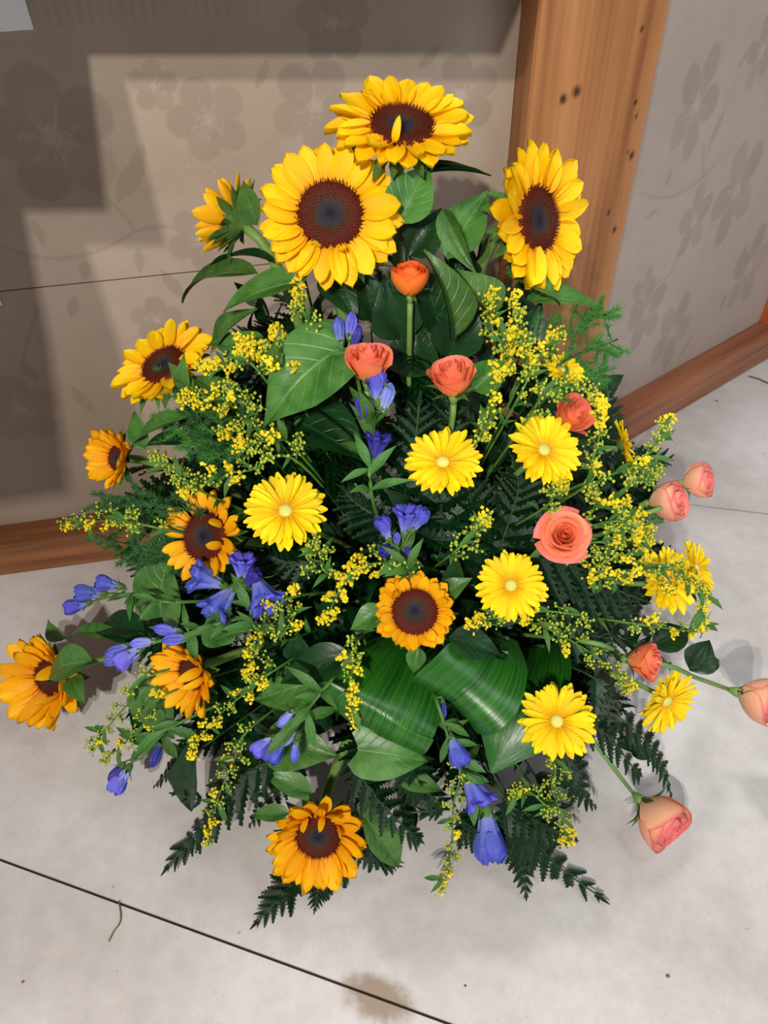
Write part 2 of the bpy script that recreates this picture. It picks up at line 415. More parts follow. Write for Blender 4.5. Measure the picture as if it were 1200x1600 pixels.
# posts: where their edges cross the top of the photo
pL0 = on_plane(843, 0, CORN, nL); pR0 = on_plane(1049, 0, CORN, nR)
sL = (pL0 - CORN).dot(dL); sR = (pR0 - CORN).dot(dR)
pFar = on_plane(1181, 516, CORN - nR * RAIL_D, nR); sFar = (pFar - CORN).dot(dR)
o = obj('baseboard_right', bevel_box((.012, 0, 0.001), (sFar + .3, RAIL_D, RAIL_H), .007, 'rail', M_RAILR, MR), None, MR); tag(o, 'reddish brown timber base rail along the right wall', None, kind='structure')
def grid_prism(poly_pts, z0, z1, nz, name, mat, knots):
    """vertical post from a dense footprint polyline; knots = (index position along outline, z, r)"""
    pts = []
    for i in range(len(poly_pts)):
        a, b = poly_pts[i], poly_pts[(i + 1) % len(poly_pts)]
        k = max(1, int((b - a).length / .004))
        for j in range(k): pts.append(a.lerp(b, j / k))
    n = len(pts); v = []; kn = []; f = []
    for q in range(nz + 1):
        z = z0 + (z1 - z0) * q / nz
        for p in pts:
            v.append((p.x, p.y, z)); w = 0
            for (kp, r) in knots:
                dd = sqrt((p.x - kp.x) ** 2 + (p.y - kp.y) ** 2 + ((z - kp.z) * .75) ** 2); w = max(w, max(0, min(1, 1.7 - 1.4 * dd / r)))
            kn.append(w)
    for q in range(nz):
        for j in range(n):
            f.append((q * n + j, q * n + (j + 1) % n, (q + 1) * n + (j + 1) % n, (q + 1) * n + j))
    f.append(tuple(nz * n + j for j in range(n)))
    return mesh(name, v, f, mat, smooth=False, attrs={'knot': kn})
def on_L(px, py): return on_plane(px, py, CORN, nL)
def on_R(px, py): return on_plane(px, py, CORN, nR)
dep = RAIL_D + .03
a = CORN + dL * sL; b = CORN + dR * sR
pl = on_plane(813, 0, CORN - nL * RAIL_D, nL)
sl2 = (pl - CORN).dot(dL)
aB = CORN + dL * sl2 - nL * dep; bB = b - nR * dep + dR * .004
kn = [(on_L(901, 143), .0065), (on_L(880, 155), .006), (on_R(1003, 45), .004), (on_R(993, 160), .004), (on_R(987, 243), .006), (on_R(981, 238), .003), (on_R(951, 332), .0045), (on_R(960, 359), .0055), (on_R(994, 182), .0035)]
bev = .006
foot = [aB, a - dL * 0 - nL * bev * .6, a + dL * bev * .6, CORN - dL * .02, CORN - dL * .006 - nL * .0005, CORN + dR * .006 - nR * .0005, CORN + dR * .02, b - dR * bev * .6, b - nR * bev * .6, bB]
o = obj('trim_1', grid_prism([Vector((p.x, p.y, 0)) for p in foot], RAIL_H + .0005, 1.14, 260, 'post', M_POST, kn)); tag(o, 'thick honey brown corner post between the two walls', None, kind='structure')
q0 = CORN + dR * sFar - nR * (RAIL_D + .02); q1 = CORN + dR * sFar + nR * (.002 - 0); q2 = CORN + dR * (sFar + .12); q3 = CORN + dR * (sFar + .12) - nR * (RAIL_D + .02)
q1 = CORN + dR * (sFar + .0) - nR * .004
o = obj('trim_2', grid_prism([Vector((p.x, p.y, 0)) for p in (q0, q1, q2, q3)], RAIL_H + .0005, 1.14, 4, 'post', M_REDPOST, [])); tag(o, 'reddish timber post at the far end of the right wall', None, kind='structure')

# wall panels with a flat printed flower pattern
def motif_fields(Sg, Zg, flowers, leaves, stems, stripes):
    pr = np.zeros_like(Sg); stn = np.zeros_like(Sg)
    for (s, z, r, a0, w, sq) in flowers:
        dx = (Sg - s) / sq; dz = Zg - z
        for k in range(5):
            a = a0 + k * 2 * pi / 5
            lx = dx * cos(a) + dz * sin(a); ly = -dx * sin(a) + dz * cos(a)
            e = ((lx - r * .56) / (r * .46)) ** 2 + (ly / (r * .40 * w * (1 + .25 * np.clip((lx - r * .5) / r, -1, 1)))) ** 2
            pr = np.maximum(pr, np.clip((1.0 - e) * 4, 0, 1) * (.75 + .25 * ((k * 7 + int(s * 100)) % 3) / 2))
        rad = np.sqrt(dx ** 2 + dz ** 2); ang = np.arctan2(dz, dx)
        stn = np.maximum(stn, np.clip((r * .5 * (.75 + .3 * np.sin(ang * 7 + s * 9)) - rad) / (r * .1), 0, 1) * np.clip(np.sin(ang * 19 + 3 * np.sin(ang * 3)) * 1.5, 0, 1))
    for (s, z, l, a, w) in leaves:
        dx = Sg - s; dz = Zg - z; lx = dx * cos(a) + dz * sin(a); ly = -dx * sin(a) + dz * cos(a)
        t = lx / l; ww = l * w * np.clip(1 - t * t, 0, 1)
        pr = np.maximum(pr, np.clip((ww - np.abs(ly)) / .002, 0, 1) * (np.abs(t) < 1) * .9)
    for pts in stems:
        for t in np.linspace(0, 1, 60):
            (s0, z0), (s1, z1), (s2, z2) = pts
            s = s0 * (1 - t) ** 2 + 2 * s1 * t * (1 - t) + s2 * t * t; z = z0 * (1 - t) ** 2 + 2 * z1 * t * (1 - t) + z2 * t * t
            pr = np.maximum(pr, np.clip((.0038 - np.sqrt((Sg - s) ** 2 + (Zg - z) ** 2)) / .0015, 0, 1) * .75)
    for (s0, s1, z0, z1, per) in stripes:
        w = np.clip(np.sin(Sg * 2 * pi / per) * 2, 0, 1) * ((Sg > s0) & (Sg < s1) & (Zg > z0) & (Zg < z1)) * .38
        pr = np.maximum(pr, w)
    return pr, stn
def panel(name, s0, s1, z0, z1, parent, M, mat, mot, dense):
    ss = np.concatenate([np.linspace(s0, dense[0], 12)[:-1], np.arange(dense[0], dense[1], .0035), np.linspace(dense[1], s1, 12)]) if dense[0] > s0 + .01 else np.concatenate([np.arange(s0, dense[1], .0035), np.linspace(dense[1], s1, 8)])
    zz = np.arange(z0, z1 + .0035, .0035); zz[-1] = z1
    Sg, Zg = np.meshgrid(ss, zz); pr, stn = motif_fields(Sg, Zg, *mot)
    n = len(ss); mm = len(zz)
    Y = np.full_like(Sg, RAIL_D)
    V = np.stack([Sg.ravel(), Y.ravel(), Zg.ravel()], 1)
    I = (np.arange(mm - 1)[:, None] * n + np.arange(n - 1)[None, :]).ravel()
    Fq = np.stack([I, I + 1, I + n + 1, I + n], 1)
    me = bpy.data.meshes.new(name); me.vertices.add(len(V)); me.vertices.foreach_set('co', V.ravel().astype(np.float32))
    me.loops.add(len(Fq) * 4); me.loops.foreach_set('vertex_index', Fq.ravel().astype(np.int32))
    me.polygons.add(len(Fq)); me.polygons.foreach_set('loop_start', np.arange(0, len(Fq) * 4, 4, dtype=np.int32)); me.polygons.foreach_set('loop_total', np.full(len(Fq), 4, dtype=np.int32))
    for k, arr in (('print', pr), ('stamen', stn)):
        a_ = me.attributes.new(k, 'FLOAT', 'POINT'); a_.data.foreach_set('value', arr.ravel().astype(np.float32))
    me.update(); me.validate(); me.materials.append(mat)
    return obj(name, me, parent)
def wl(px, py, side=0):
    (o_, d_, n_) = ((CORN, dL, nL), (CORN, dR, nR))[side]
    p = on_plane(px, py, o_ - n_ * RAIL_D, n_); return ((p - CORN).dot(d_), p.z)
def fl(px, py, rpx, a0, w=1, sq=1, side=0):
    s, z = wl(px, py, side); s2, z2 = wl(px + 40, py, side); k = abs(s2 - s) / 40 if side == 0 else abs(wl(px, py - 40, side)[1] - z) / 40
    return (s, z, rpx * k * 1.0, a0, w, sq)
def lf(px, py, qx, qy, w, side=0):
    s, z = wl(px, py, side); s2, z2 = wl(qx, qy, side)
    return ((s + s2) / 2, (z + z2) / 2, sqrt((s - s2) ** 2 + (z - z2) ** 2) / 2, math.atan2(z2 - z, s2 - s), w)
flowersL = [fl(82, 215, 112, .45), fl(325, 188, 66, .6), fl(492, 165, 70, 1.0), fl(240, 135, 40, .2), fl(520, 35, 60, .3), fl(315, 375, 55, .9), fl(30, 640, 70, .3), fl(245, 500, 42, .2), fl(720, 150, 60, .5)]
leavesL = [lf(200, 310, 225, 220, .28), lf(185, 320, 200, 255, .3), lf(70, 385, 50, 340, .35), lf(130, 440, 135, 405, .5), lf(220, 430, 215, 385, .35), lf(110, 500, 118, 460, .4), lf(30, 560, 60, 600, .35), lf(150, 650, 110, 600, .3), lf(250, 420, 290, 470, .35), lf(420, 90, 400, 140, .35), lf(650, 110, 690, 70, .35)]
stemsL = [(wl(5, 385), wl(110, 430), wl(205, 365)), (wl(125, 285), wl(190, 320), wl(212, 362)), (wl(205, 365), wl(250, 345), wl(300, 362)), (wl(60, 480), wl(30, 560), wl(35, 620))]
sx0, zx0 = wl(50, 48); sx1, _ = wl(450, 48)
motL = (flowersL, leavesL, stemsL, [(sx0, sx1, zx0, 1.2, .0135)])
fR = lambda px, py, r, a0, w=.8: fl(px, py, r, a0, w, .62, 1)
flowersR = [fR(1088, 165, 92, 1.2), fR(1150, 300, 80, .8), fR(1085, 345, 55, .5), fR(1010, 490, 55, .6), fR(1050, 520, 55, 1.2), fR(1005, 460, 40, .2), fR(1190, 80, 60, .6), fR(1170, 420, 60, .3)]
leavesR = [lf(1105, 235, 1135, 165, .22, 1), lf(1150, 110, 1182, 60, .25, 1), lf(1040, 295, 1050, 260, .3, 1), lf(1005, 345, 1030, 325, .3, 1), lf(1085, 315, 1092, 290, .3, 1), lf(1150, 420, 1170, 375, .25, 1), lf(1125, 490, 1135, 455, .3, 1), lf(1060, 560, 1085, 520, .3, 1), lf(985, 545, 1000, 500, .3, 1)]
stemsR = [(wl(1000, 300, 1), wl(1050, 330, 1), wl(1115, 260, 1)), (wl(1030, 440, 1), wl(1055, 430, 1), wl(1058, 395, 1)), (wl(1100, 230, 1), wl(1098, 250, 1), wl(1100, 275, 1))]
sy0, zy0 = wl(1070, 38, 1); sy1, zz_ = wl(970, 590, 1)
motR = (flowersR, leavesR, stemsR, [(sy0, sy0 + .3, zy0, 1.2, .009), (wl(968, 600, 1)[0], wl(1000, 570, 1)[0], wl(985, 605, 1)[1], wl(985, 570, 1)[1], .009)])
_, zs1 = wl(150, 440); wb = MB(); wb.box((-3, RAIL_D + .002, .001), (.06, RAIL_D + .06, 1.14))
wallL = obj('wall_left', wb.mesh('wall', M_JOINT, False), None, ML); tag(wallL, 'tan panelled wall with faint printed flowers on the left', None, kind='structure')
def seam_panel(z0, z1): return panel('panel', -3, sl2 + .02, z0, z1, wallL, ML, M_WALLL, motL, (-1.25, sl2 + .015))
seam_panel(.003, zs1 - .0008); seam_panel(zs1 + .0008, 1.14)
wb = MB(); wb.box((-.03, RAIL_D + .002, .001), (sFar + .3, RAIL_D + .06, 1.14))
wallR = obj('wall_right', wb.mesh('wall', M_JOINT, False), None, MR); tag(wallR, 'grey panelled wall with faint printed flowers on the right', None, kind='structure')
panel('panel', sR - .02, sFar + .3, .003, 1.14, wallR, MR, M_WALLR, motR, (sR - .02, sFar + .02))

# unseen ledge added over the left wall, shaped to cast the stepped shade
Lm = (L1 + L2) / 2
def ledge_pt(px, py, zc=1.145):
    p = on_plane(px, py, CORN - nL * RAIL_D, nL); t = (zc - p.z) / (Lm.z - p.z); q = p + (Lm - p) * t; return Vector((q.x, q.y, zc))
e = [ledge_pt(805, 100), ledge_pt(165, 100), ledge_pt(213, 352), ledge_pt(85, 352), ledge_pt(140, 560), ledge_pt(190, 800)]
w0 = CORN - nL * (RAIL_D + .05); w1 = CORN - dL * 3 - nL * (RAIL_D + .05)
e2 = e + [Vector((-3, e[-1].y - .4, 1.145)), Vector((w1.x, w1.y, 1.145)), Vector((w0.x + .02, w0.y, 1.145))]
n = len(e2); v = [(p.x, p.y, 1.1405) for p in e2] + [(p.x, p.y, 1.17) for p in e2]
f = [tuple(range(n)), tuple(range(2 * n - 1, n - 1, -1))] + [(i, i + n, (i + 1) % n + n, (i + 1) % n) for i in range(n)]
o = obj('shade_ledge', mesh('ledge', v, f, M_SHADE_LEDGE, smooth=False)); tag(o, 'unseen wooden ledge added above the left wall to cast its stepped shade', None, kind='structure')

# papers on the wall
def wall_sheet(corner_px, w, h, label):
    s, z = wl(*corner_px)
    mb = MB(); mb.box((s - w, RAIL_D - .004, z), (s, RAIL_D - .0005, z + h))
    o = obj('notice_sheet', mb.mesh('sheet', M_PAPER, False), None, ML); tag(o, label, 'paper')
wall_sheet((53, 45), .21, .15, 'white paper sheet on the left wall in the top corner')
wall_sheet((4, 475), .15, .02, 'tiny white paper slip low on the left wall at the frame edge')

# ------------------------------------------------------------------ tray and foam that hold the stems
tr_ = thing('flower_tray', (BC[0], BC[1], 0), 'black plastic tray under the flowers', 'tray')
pv = [(.0, .004), (.21, .004), (.225, .01), (.25, .08), (.262, .084), (.262, .09), (.244, .09), (.22, .02), (.0, .016)]
v_, f_, uv_ = lathe(pv, 40); obj('bowl', mesh('bowl', [(a * 1.15, b * .8, c) for a, b, c in v_], f_, M_TRAY, uv_), tr_)
def foam(lo, hi): return obj('foam_brick', bevel_box(lo, hi, .012, 'foam', M_FOAM, None), tr_)
foam((-.2, -.14, .02), (-.003, .14, .2)); foam((.003, -.14, .02), (.2, .14, .2)); foam((-.12, -.1, .2), (.12, .1, .44))
FOAM = Vector((BC[0], BC[1], .15))
def foam_point(head):
    h = min(.42, max(.1, head.z * .5)); d = Vector((head.x - BC[0], head.y - BC[1], 0))
    k = .1 if h > .2 else .17
    if d.length > 1e-3: d = d.normalized() * min(d.length * .6, k)
    return Vector((BC[0] + d.x, BC[1] + d.y, h))
def stem_path(head, n, out=.06, k=12):
    b = foam_point(head); L = (head - b).length
    dirb = ((head - b).normalized() + Vector((0, 0, .35))).normalized()
    return bez(b, b + dirb * L * .4, head - n * min(out, L * .4), head, k), b

# ------------------------------------------------------------------ leaves
PROF = {
 'ovate': [(0, .04), (.06, .5), (.16, .84), (.3, 1), (.48, .9), (.66, .64), (.82, .34), (.93, .12), (1, .0)],
 'heart': [(0, .55), (.06, .86), (.16, 1), (.32, .99), (.5, .84), (.68, .56), (.84, .27), (.94, .09), (1, 0)],
 'lance': [(0, .12), (.15, .55), (.35, .95), (.5, 1), (.68, .78), (.84, .42), (.95, .12), (1, 0)],
 'round': [(0, .5), (.06, .8), (.18, .97), (.4, 1), (.62, .9), (.8, .66), (.92, .36), (.98, .14), (1, 0)],
}
def leaf_geo(L, Wd, prof, arch, cup, wave, seed, tipdroop=0.0, nu=12, nv=6, serr=0.0, twist=0.0):
    r = random.Random(seed); pf = PROF[prof]; xs = [a for a, _ in pf]; ys = [b for _, b in pf]
    v = []; uv = []; ph = r.uniform(0, 6)
    for i in range(nu + 1):
        u = i / nu; hw = max(float(np.interp(u, xs, ys)) * Wd / 2, Wd * .004)
        if serr: hw *= 1 + serr * (1 if i % 2 else -1)
        tw = twist * u
        for j in range(nv + 1):
            s = 2 * j / nv - 1
            x = u * L; y = s * hw
            if prof in ('heart', 'round'): x -= L * .13 * abs(s) ** 1.3 * (1 - u) ** 5
            z = arch * L * 4 * u * (1 - u) - tipdroop * L * u * u + cup * abs(y) * (1.2 - .2 * abs(s)) + wave * Wd * .5 * s * s * sin(u * 9 + ph + s)
            z += -.05 * Wd * (1 - abs(s)) ** 4
            y2 = y * cos(tw) - (z * .5) * sin(tw); z2 = z + y * sin(tw)
            v.append((x, y2, z2)); uv.append((u, j / nv))
    f = []
    for i in range(nu):
        for j in range(nv):
            a = i * (nv + 1) + j; f.append((a, a + nv + 1, a + nv + 2, a + 1))
    return v, f, uv
def add_leaf(root, base, tip, width, nrm, prof='ovate', arch=.08, cup=.25, wave=.05, mat=None, droop=0, name='leaf', twist=0, nu=12, nv=6, label=None):
    d = tip - base; L = d.length
    v, f, uv = leaf_geo(L, width, prof, arch, cup, wave, rnd.random(), droop, nu, nv, 0, twist)
    M = T(base - root.location) @ frame_xz(d, nrm)
    return obj(name, mesh(name, v, f, mat or M_SLEAF, uv), root, M, label=label)
def unit_leaf(prof, w, arch, cup, mat, seed, droop=0, nu=8, nv=4):
    v, f, uv = leaf_geo(1, w, prof, arch, cup, .04, seed, droop, nu, nv); return mesh('leaf', v, f, mat, uv)

# ------------------------------------------------------------------ sunflowers
def petal_mesh(w, curve, cup, pt, mat, seed, nu=9, nv=4):
    r = random.Random(seed); v = []; uv = []; f = []
    xs = [0, .08, .25, .5, .74, .88, .96, 1]; ys = [.46, .66, .92, 1.0, .88, .6, .32 * (1 - pt) + .12, .03]
    k1 = r.uniform(-.07, .07); k2 = r.uniform(-.3, .3)
    for i in range(nu + 1):
        u = i / nu; hw = float(np.interp(u, xs, ys)) * w / 2
        for j in range(nv + 1):
            s = 2 * j / nv - 1
            z = curve * (u * u) + .10 * u + cup * w * .5 * (s * s) + .05 * w * cos(s * 7) + k2 * u * u * s * hw
            v.append((u, s * hw + k1 * u * u, z)); uv.append((u, j / nv))
    for i in range(nu):
        for j in range(nv):
            a = i * (nv + 1) + j; f.append((a, a + nv + 1, a + nv + 2, a + 1))
    return mesh('petal', v, f, mat, uv)
def petal_set(mat, w, curves, n=6, pt=.5):
    return [petal_mesh(w * rnd.uniform(.85, 1.12), rnd.uniform(*curves), rnd.uniform(.1, .6), pt * rnd.random(), mat, k) for k in range(n)]
SUN_FLAT = petal_set(M_SUN, .56, (-.26, .04)); SUN_CUP = petal_set(M_SUNO, .5, (-.12, .25)); SUN_SHORT = petal_set(M_SUNO, .52, (-.05, .3))
SUN_CURL = [petal_mesh(.5, c, .5, .3, M_SUN, 50 + i) for i, c in enumerate((.5, .75, .9))]
SUN_CURLO = [petal_mesh(.5, c, .5, .3, M_SUNO, 60 + i) for i, c in enumerate((.5, .75, .9))]
BRACTS = [unit_leaf('lance', .34, .02, .25, M_BRACT, 70 + i, dr, 7, 4) for i, dr in enumerate((.1, .25, -.1))]
dv, df, duv = lathe([(.0001, .13), (.12, .10), (.25, .07), (.4, .10), (.6, .17), (.8, .18), (.93, .12), (1.0, .0), (.97, -.12)], 28)
DISC = mesh('disc', dv, df, M_DISC, duv)
def disc_bumps():
    v = []; f = []; n = 420
    for i in range(n):
        r = sqrt((i + .5) / n); a = i * 2.399963; r0 = r
        z = float(np.interp(r, [0, .12, .25, .4, .6, .8, .93, 1], [.13, .10, .07, .10, .17, .18, .12, .02]))
        h = .035 + .06 * (r > .45) * rnd.random() + .06 * (r > .8); w = .036
        c = (r * cos(a), r * sin(a)); b = len(v)
        for k in range(3): v.append((c[0] + w * cos(a + k * 2.094), c[1] + w * sin(a + k * 2.094), z - .02))
        v.append((c[0] * (1 + .1 * r * (r > .6)), c[1] * (1 + .1 * r * (r > .6)), z + h))
        f += [(b, b + 1, b + 3), (b + 1, b + 2, b + 3), (b + 2, b, b + 3)]
    return mesh('disc_florets', v, f, M_DISC, None, False)
BUMPS = disc_bumps()
cv, cf, cuv = lathe([(.12, -.75), (.2, -.55), (.55, -.4), (.9, -.2), (1.04, .0)], 20)
CALYX = mesh('calyx', cv, cf, M_CALYX, cuv)

def sunflower(px, py, rpx, dpx, n, cup, label, off=0.0, npet=32, style='flat', curl=(), seed=0, stem_r=.0065, leaves=(), lean=None, bract_len=.55, out=.07, zmin=.02):
    rr = random.Random(seed); head = at(px, py, off, zmin); N = locdir(px, py, *n)
    R = px2m(head, rpx); rd = px2m(head, dpx); L = (R - rd) * 1.12
    back = head - N * rd * .72
    pts, b = stem_path(back, N, out)
    root = thing('sunflower', b, label, 'flower')
    mb = MB(); mb.tube([p - b for p in pts], [stem_r * (1 - .1 * i / 12) for i in range(13)], 8); obj('stem', mb.mesh('stem', M_STEM), root)
    HM = T(head - b) @ frame_z(N, Vector(UPV)) @ Rz(rr.uniform(0, 6))
    obj('calyx', CALYX, root, HM @ Sc(rd, rd, rd))
    d = obj('disc', DISC, root, HM @ Sc(rd, rd, rd)); obj('disc_florets', BUMPS, d, kind='stuff')
    sets = {'flat': SUN_FLAT, 'cup': SUN_CUP, 'short': SUN_SHORT}[style]; cs = SUN_CURL if style == 'flat' else SUN_CURLO
    for ring in range(2):
        m_ = npet // 2
        for k in range(m_):
            a = 2 * pi * (k + .5 * ring + rr.uniform(-.22, .22)) / m_
            t = cup + (.16 if ring == 0 else .0) + rr.uniform(-.16, .14)
            l = L * rr.uniform(.84, 1.08) * (1 if ring else .94)
            me = rr.choice(sets); w = l * rr.uniform(.85, 1.15)
            if style == 'short': w = l * rr.uniform(1.0, 1.3)
            Mx = HM @ Rz(a) @ T((rd * .93, 0, rd * (.02 - .08 * ring))) @ Ry(-t) @ Rx(rr.uniform(-.25, .25)) @ Sc(l, w, l)
            obj('petal', me, root, Mx)
    for (ang, l, t) in curl:                 # petals folded forward over the disc
        M0 = HM.copy(); Q = T(head - b) @ frame_z(N, Vector(UPV))
        Mx = Q @ Rz(ang) @ T((rd * .95, 0, rd * .05)) @ Ry(-t) @ Sc(L * l, L * l, L * l)
        obj('petal', rr.choice(cs), root, Mx)
    for k in range(15):
        a = 2 * pi * (k + rr.uniform(-.3, .3)) / 15; l = R * bract_len * rr.uniform(.75, 1.15)
        obj('bract', rr.choice(BRACTS), root, HM @ Rz(a) @ T((rd * .75, 0, -rd * .3)) @ Ry(-cup + .25 + rr.uniform(-.3, .3)) @ Sc(l, l, l))
    for lf_ in leaves: place_leaf(root, *lf_)
    return root
def place_leaf(root, bp, tp, wpx, nrm=(0, .3, .95), prof='ovate', o1=-.02, o2=.02, arch=.08, cup=.3, mat=None, twist=0, wave=.05, droop=0, label=None):
    p = at(*bp, o1); q = at(*tp, o2)
    if abs(depth(p) - depth(q)) > .16:
        # keep the blade's depth sensible
        q = CAM + ray(*tp) * (depth(p) + .16 * (1 if depth(q) > depth(p) else -1))
    w = px2m((p + q) / 2, wpx)
    add_leaf(root, p, q, w, camdir(*nrm), prof, arch, cup, wave, mat, droop, 'leaf', twist, 14, 6, label)

D = M_DLEAF
sunflower(627, 199, 112, 52, (.06, .82, .52), .06, 'topmost sunflower, facing upward above all the other flowers', .0, 34, 'flat', [(4.45, .4, 1.15)], 1, leaves=[
    ((622, 348), (672, 258), 78, (.3, .5, .8), 'ovate', .0, .0, .1, .3), ((672, 268), (768, 274), 34, (0, .8, .5), 'ovate', 0, 0, .05, .5, D), ((650, 262), (735, 262), 30, (0, .7, .6), 'ovate', 0, 0, .05, .3, D),
    ((640, 400), (690, 325), 70, (.2, .3, .9), 'ovate', -.06, -.04, .1, .3, D), ((630, 530), (600, 430), 84, (-.2, .3, .9), 'ovate', -.07, -.05, .1, .3, D), ((690, 520), (640, 400), 84, (.2, .3, .9), 'ovate', -.08, -.06, .1, .3, D), ((700, 560), (735, 450), 84, (.2, .3, .9), 'ovate', -.08, -.06, .1, .3, D), ((585, 500), (560, 420), 70, (0, .3, .9), 'ovate', -.06, -.05, .1, .3, D), ((640, 590), (650, 500), 90, (0, .3, .9), 'ovate', -.08, -.08, .1, .3, D)], out=.1)
sunflower(516, 336, 112, 53, (.0, .34, .94), .02, 'largest sunflower, facing the viewer at upper left centre', .03, 40, 'flat', [(4.35, .45, .6), (5.0, .5, .5)], 2, stem_r=.008, leaves=[
    ((468, 438), (348, 487), 62, (-.1, .5, .85), 'ovate', .0, .02, .08, .3), ((402, 426), (284, 473), 48, (-.2, .5, .8), 'ovate', -.02, -.02, .1, .35),
    ((532, 540), (413, 667), 128, (-.15, .25, .95), 'heart', .02, .05, .14, .12), ((428, 640), (578, 722), 112, (.1, .5, .85), 'ovate', -.03, .02, .05, .35, D),
    ((452, 622), (572, 706), 70, (.4, .7, .6), 'ovate', -.01, .01, .1, .5, D), ((545, 432), (612, 415), 40, (0, .8, .5), 'ovate', 0, .0, .1, .4), ((505, 430), (560, 505), 60, (.2, .2, .9), 'ovate', -.04, -.02, .1, .3, D)], out=.12)
sunflower(838, 343, 112, 50, (.80, .14, .58), .1, 'sunflower beside the wooden post, facing right', .02, 38, 'flat', [], 3, stem_r=.0085, leaves=[
    ((700, 405), (765, 296), 84, (-.2, .4, .9), 'ovate', -.03, -.02, .08, .2), ((705, 532), (662, 390), 74, (.6, .2, .75), 'ovate', .0, .02, .1, .8),
    ((770, 500), (712, 420), 66, (.35, .35, .85), 'ovate', .02, .03, .05, .8), ((790, 428), (876, 476), 62, (.1, .6, .75), 'ovate', .0, .02, .12, .25),
    ((822, 468), (948, 492), 56, (.2, .6, .75), 'ovate', -.02, .0, .1, .3), ((690, 328), (748, 432), 40, (-.5, .2, .8), 'ovate', .0, .02, .05, .9, None, .6),
    ((806, 560), (845, 470), 70, (.3, .2, .9), 'ovate', -.05, -.03, .1, .3, D), ((740, 610), (796, 560), 54, (.2, .3, .9), 'ovate', .01, .02, .1, .6)], out=.09)
sunflower(368, 346, 74, 32, (-.72, .42, -.52), .55, 'sunflower seen from behind at far upper left, half hidden by the largest one', .0, 24, 'cup', [], 4, leaves=[
    ((402, 352), (380, 282), 44, (-.5, .2, .85), 'ovate', .02, .03, .08, .2), ((425, 408), (322, 424), 32, (0, .8, .6), 'ovate', -.02, -.02, .1, .4, D)])
sunflower(256, 572, 84, 38, (-.48, .66, .57), .12, 'sunflower at upper left behind feathery green asparagus fern', .0, 30, 'flat', [], 5, leaves=[
    ((418, 560), (330, 535), 66, (-.2, .5, .8), 'ovate', -.02, 0, .1, .2), ((330, 548), (402, 482), 60, (-.1, .5, .8), 'ovate', -.02, -.02, .1, .2), ((300, 610), (262, 565), 26, (-.2, .3, .9), 'ovate', .02, .04, .1, .3), ((285, 610), (288, 550), 26, (.2, .3, .9), 'ovate', .02, .05, .1, .3),
    ((380, 640), (298, 588), 50, (0, .5, .8), 'ovate', -.01, .01, .1, .3)])
sunflower(184, 716, 56, 21, (-.78, .0, .62), .6, 'half closed sunflower facing left beside the left wall', .0, 30, 'cup', [], 6, leaves=[
    ((228, 702), (210, 642), 34, (-.3, .2, .9), 'ovate', 0, 0, .1, .3), ((292, 652), (204, 702), 42, (-.2, .6, .75), 'ovate', -.01, .01, .1, .3), ((300, 690), (222, 700), 34, (-.2, .6, .75), 'ovate', -.02, 0, .1, .3, D)])
sunflower(321, 838, 78, 40, (-.62, .06, .78), .12, 'sunflower just left of the leftmost open gerbera', .0, 30, 'cup', [(.5, .75, .85), (5.9, .75, .95)], 7, leaves=[
    ((250, 966), (262, 872), 96, (-.1, .5, .85), 'round', .0, .0, .1, .12)])
sunflower(80, 1058, 84, 30, (-.62, -.28, .72), .5, 'leftmost sunflower, hanging out over the floor', .0, 28, 'cup', [(.6, .7, .8), (5.4, .7, .8)], 8, leaves=[
    ((143, 1032), (80, 1053), 58, (.1, .4, .9), 'ovate', .01, .03, .08, .3), ((112, 1058), (132, 1102), 34, (.2, .2, .95), 'ovate', 0, 0, .1, .3), ((195, 998), (108, 1002), 28, (0, .6, .8), 'ovate', -.01, 0, .1, .3), ((98, 1000), (75, 968), 34, (-.1, .2, .95), 'ovate', -.01, -.01, .1, .3),
    ((225, 985), (152, 985), 50, (0, .6, .8), 'ovate', -.03, -.02, .1, .3, D), ((235, 1010), (140, 985), 34, (0, .6, .8), 'ovate', -.02, -.01, .1, .3, D)])
sunflower(301, 1052, 70, 28, (-.68, -.38, .63), .55, 'cupped sunflower at lower left beside pale blue gentian buds', .0, 28, 'cup', [(.4, .7, .85), (6.1, .65, .8)], 9, leaves=[
    ((236, 1045), (272, 1155), 78, (-.25, .2, .95), 'ovate', .0, .0, .1, .5), ((345, 1010), (332, 940), 52, (.1, .3, .9), 'ovate', -.01, 0, .1, .4), ((338, 1000), (392, 985), 36, (.1, .6, .8), 'ovate', 0, 0, .1, .3),
    ((305, 1150), (300, 1268), 48, (-.2, .2, .95), 'lance', -.04, -.03, .1, .4, D), ((255, 1150), (200, 1108), 40, (-.2, .4, .9), 'ovate', -.03, -.03, .1, .3, D)])
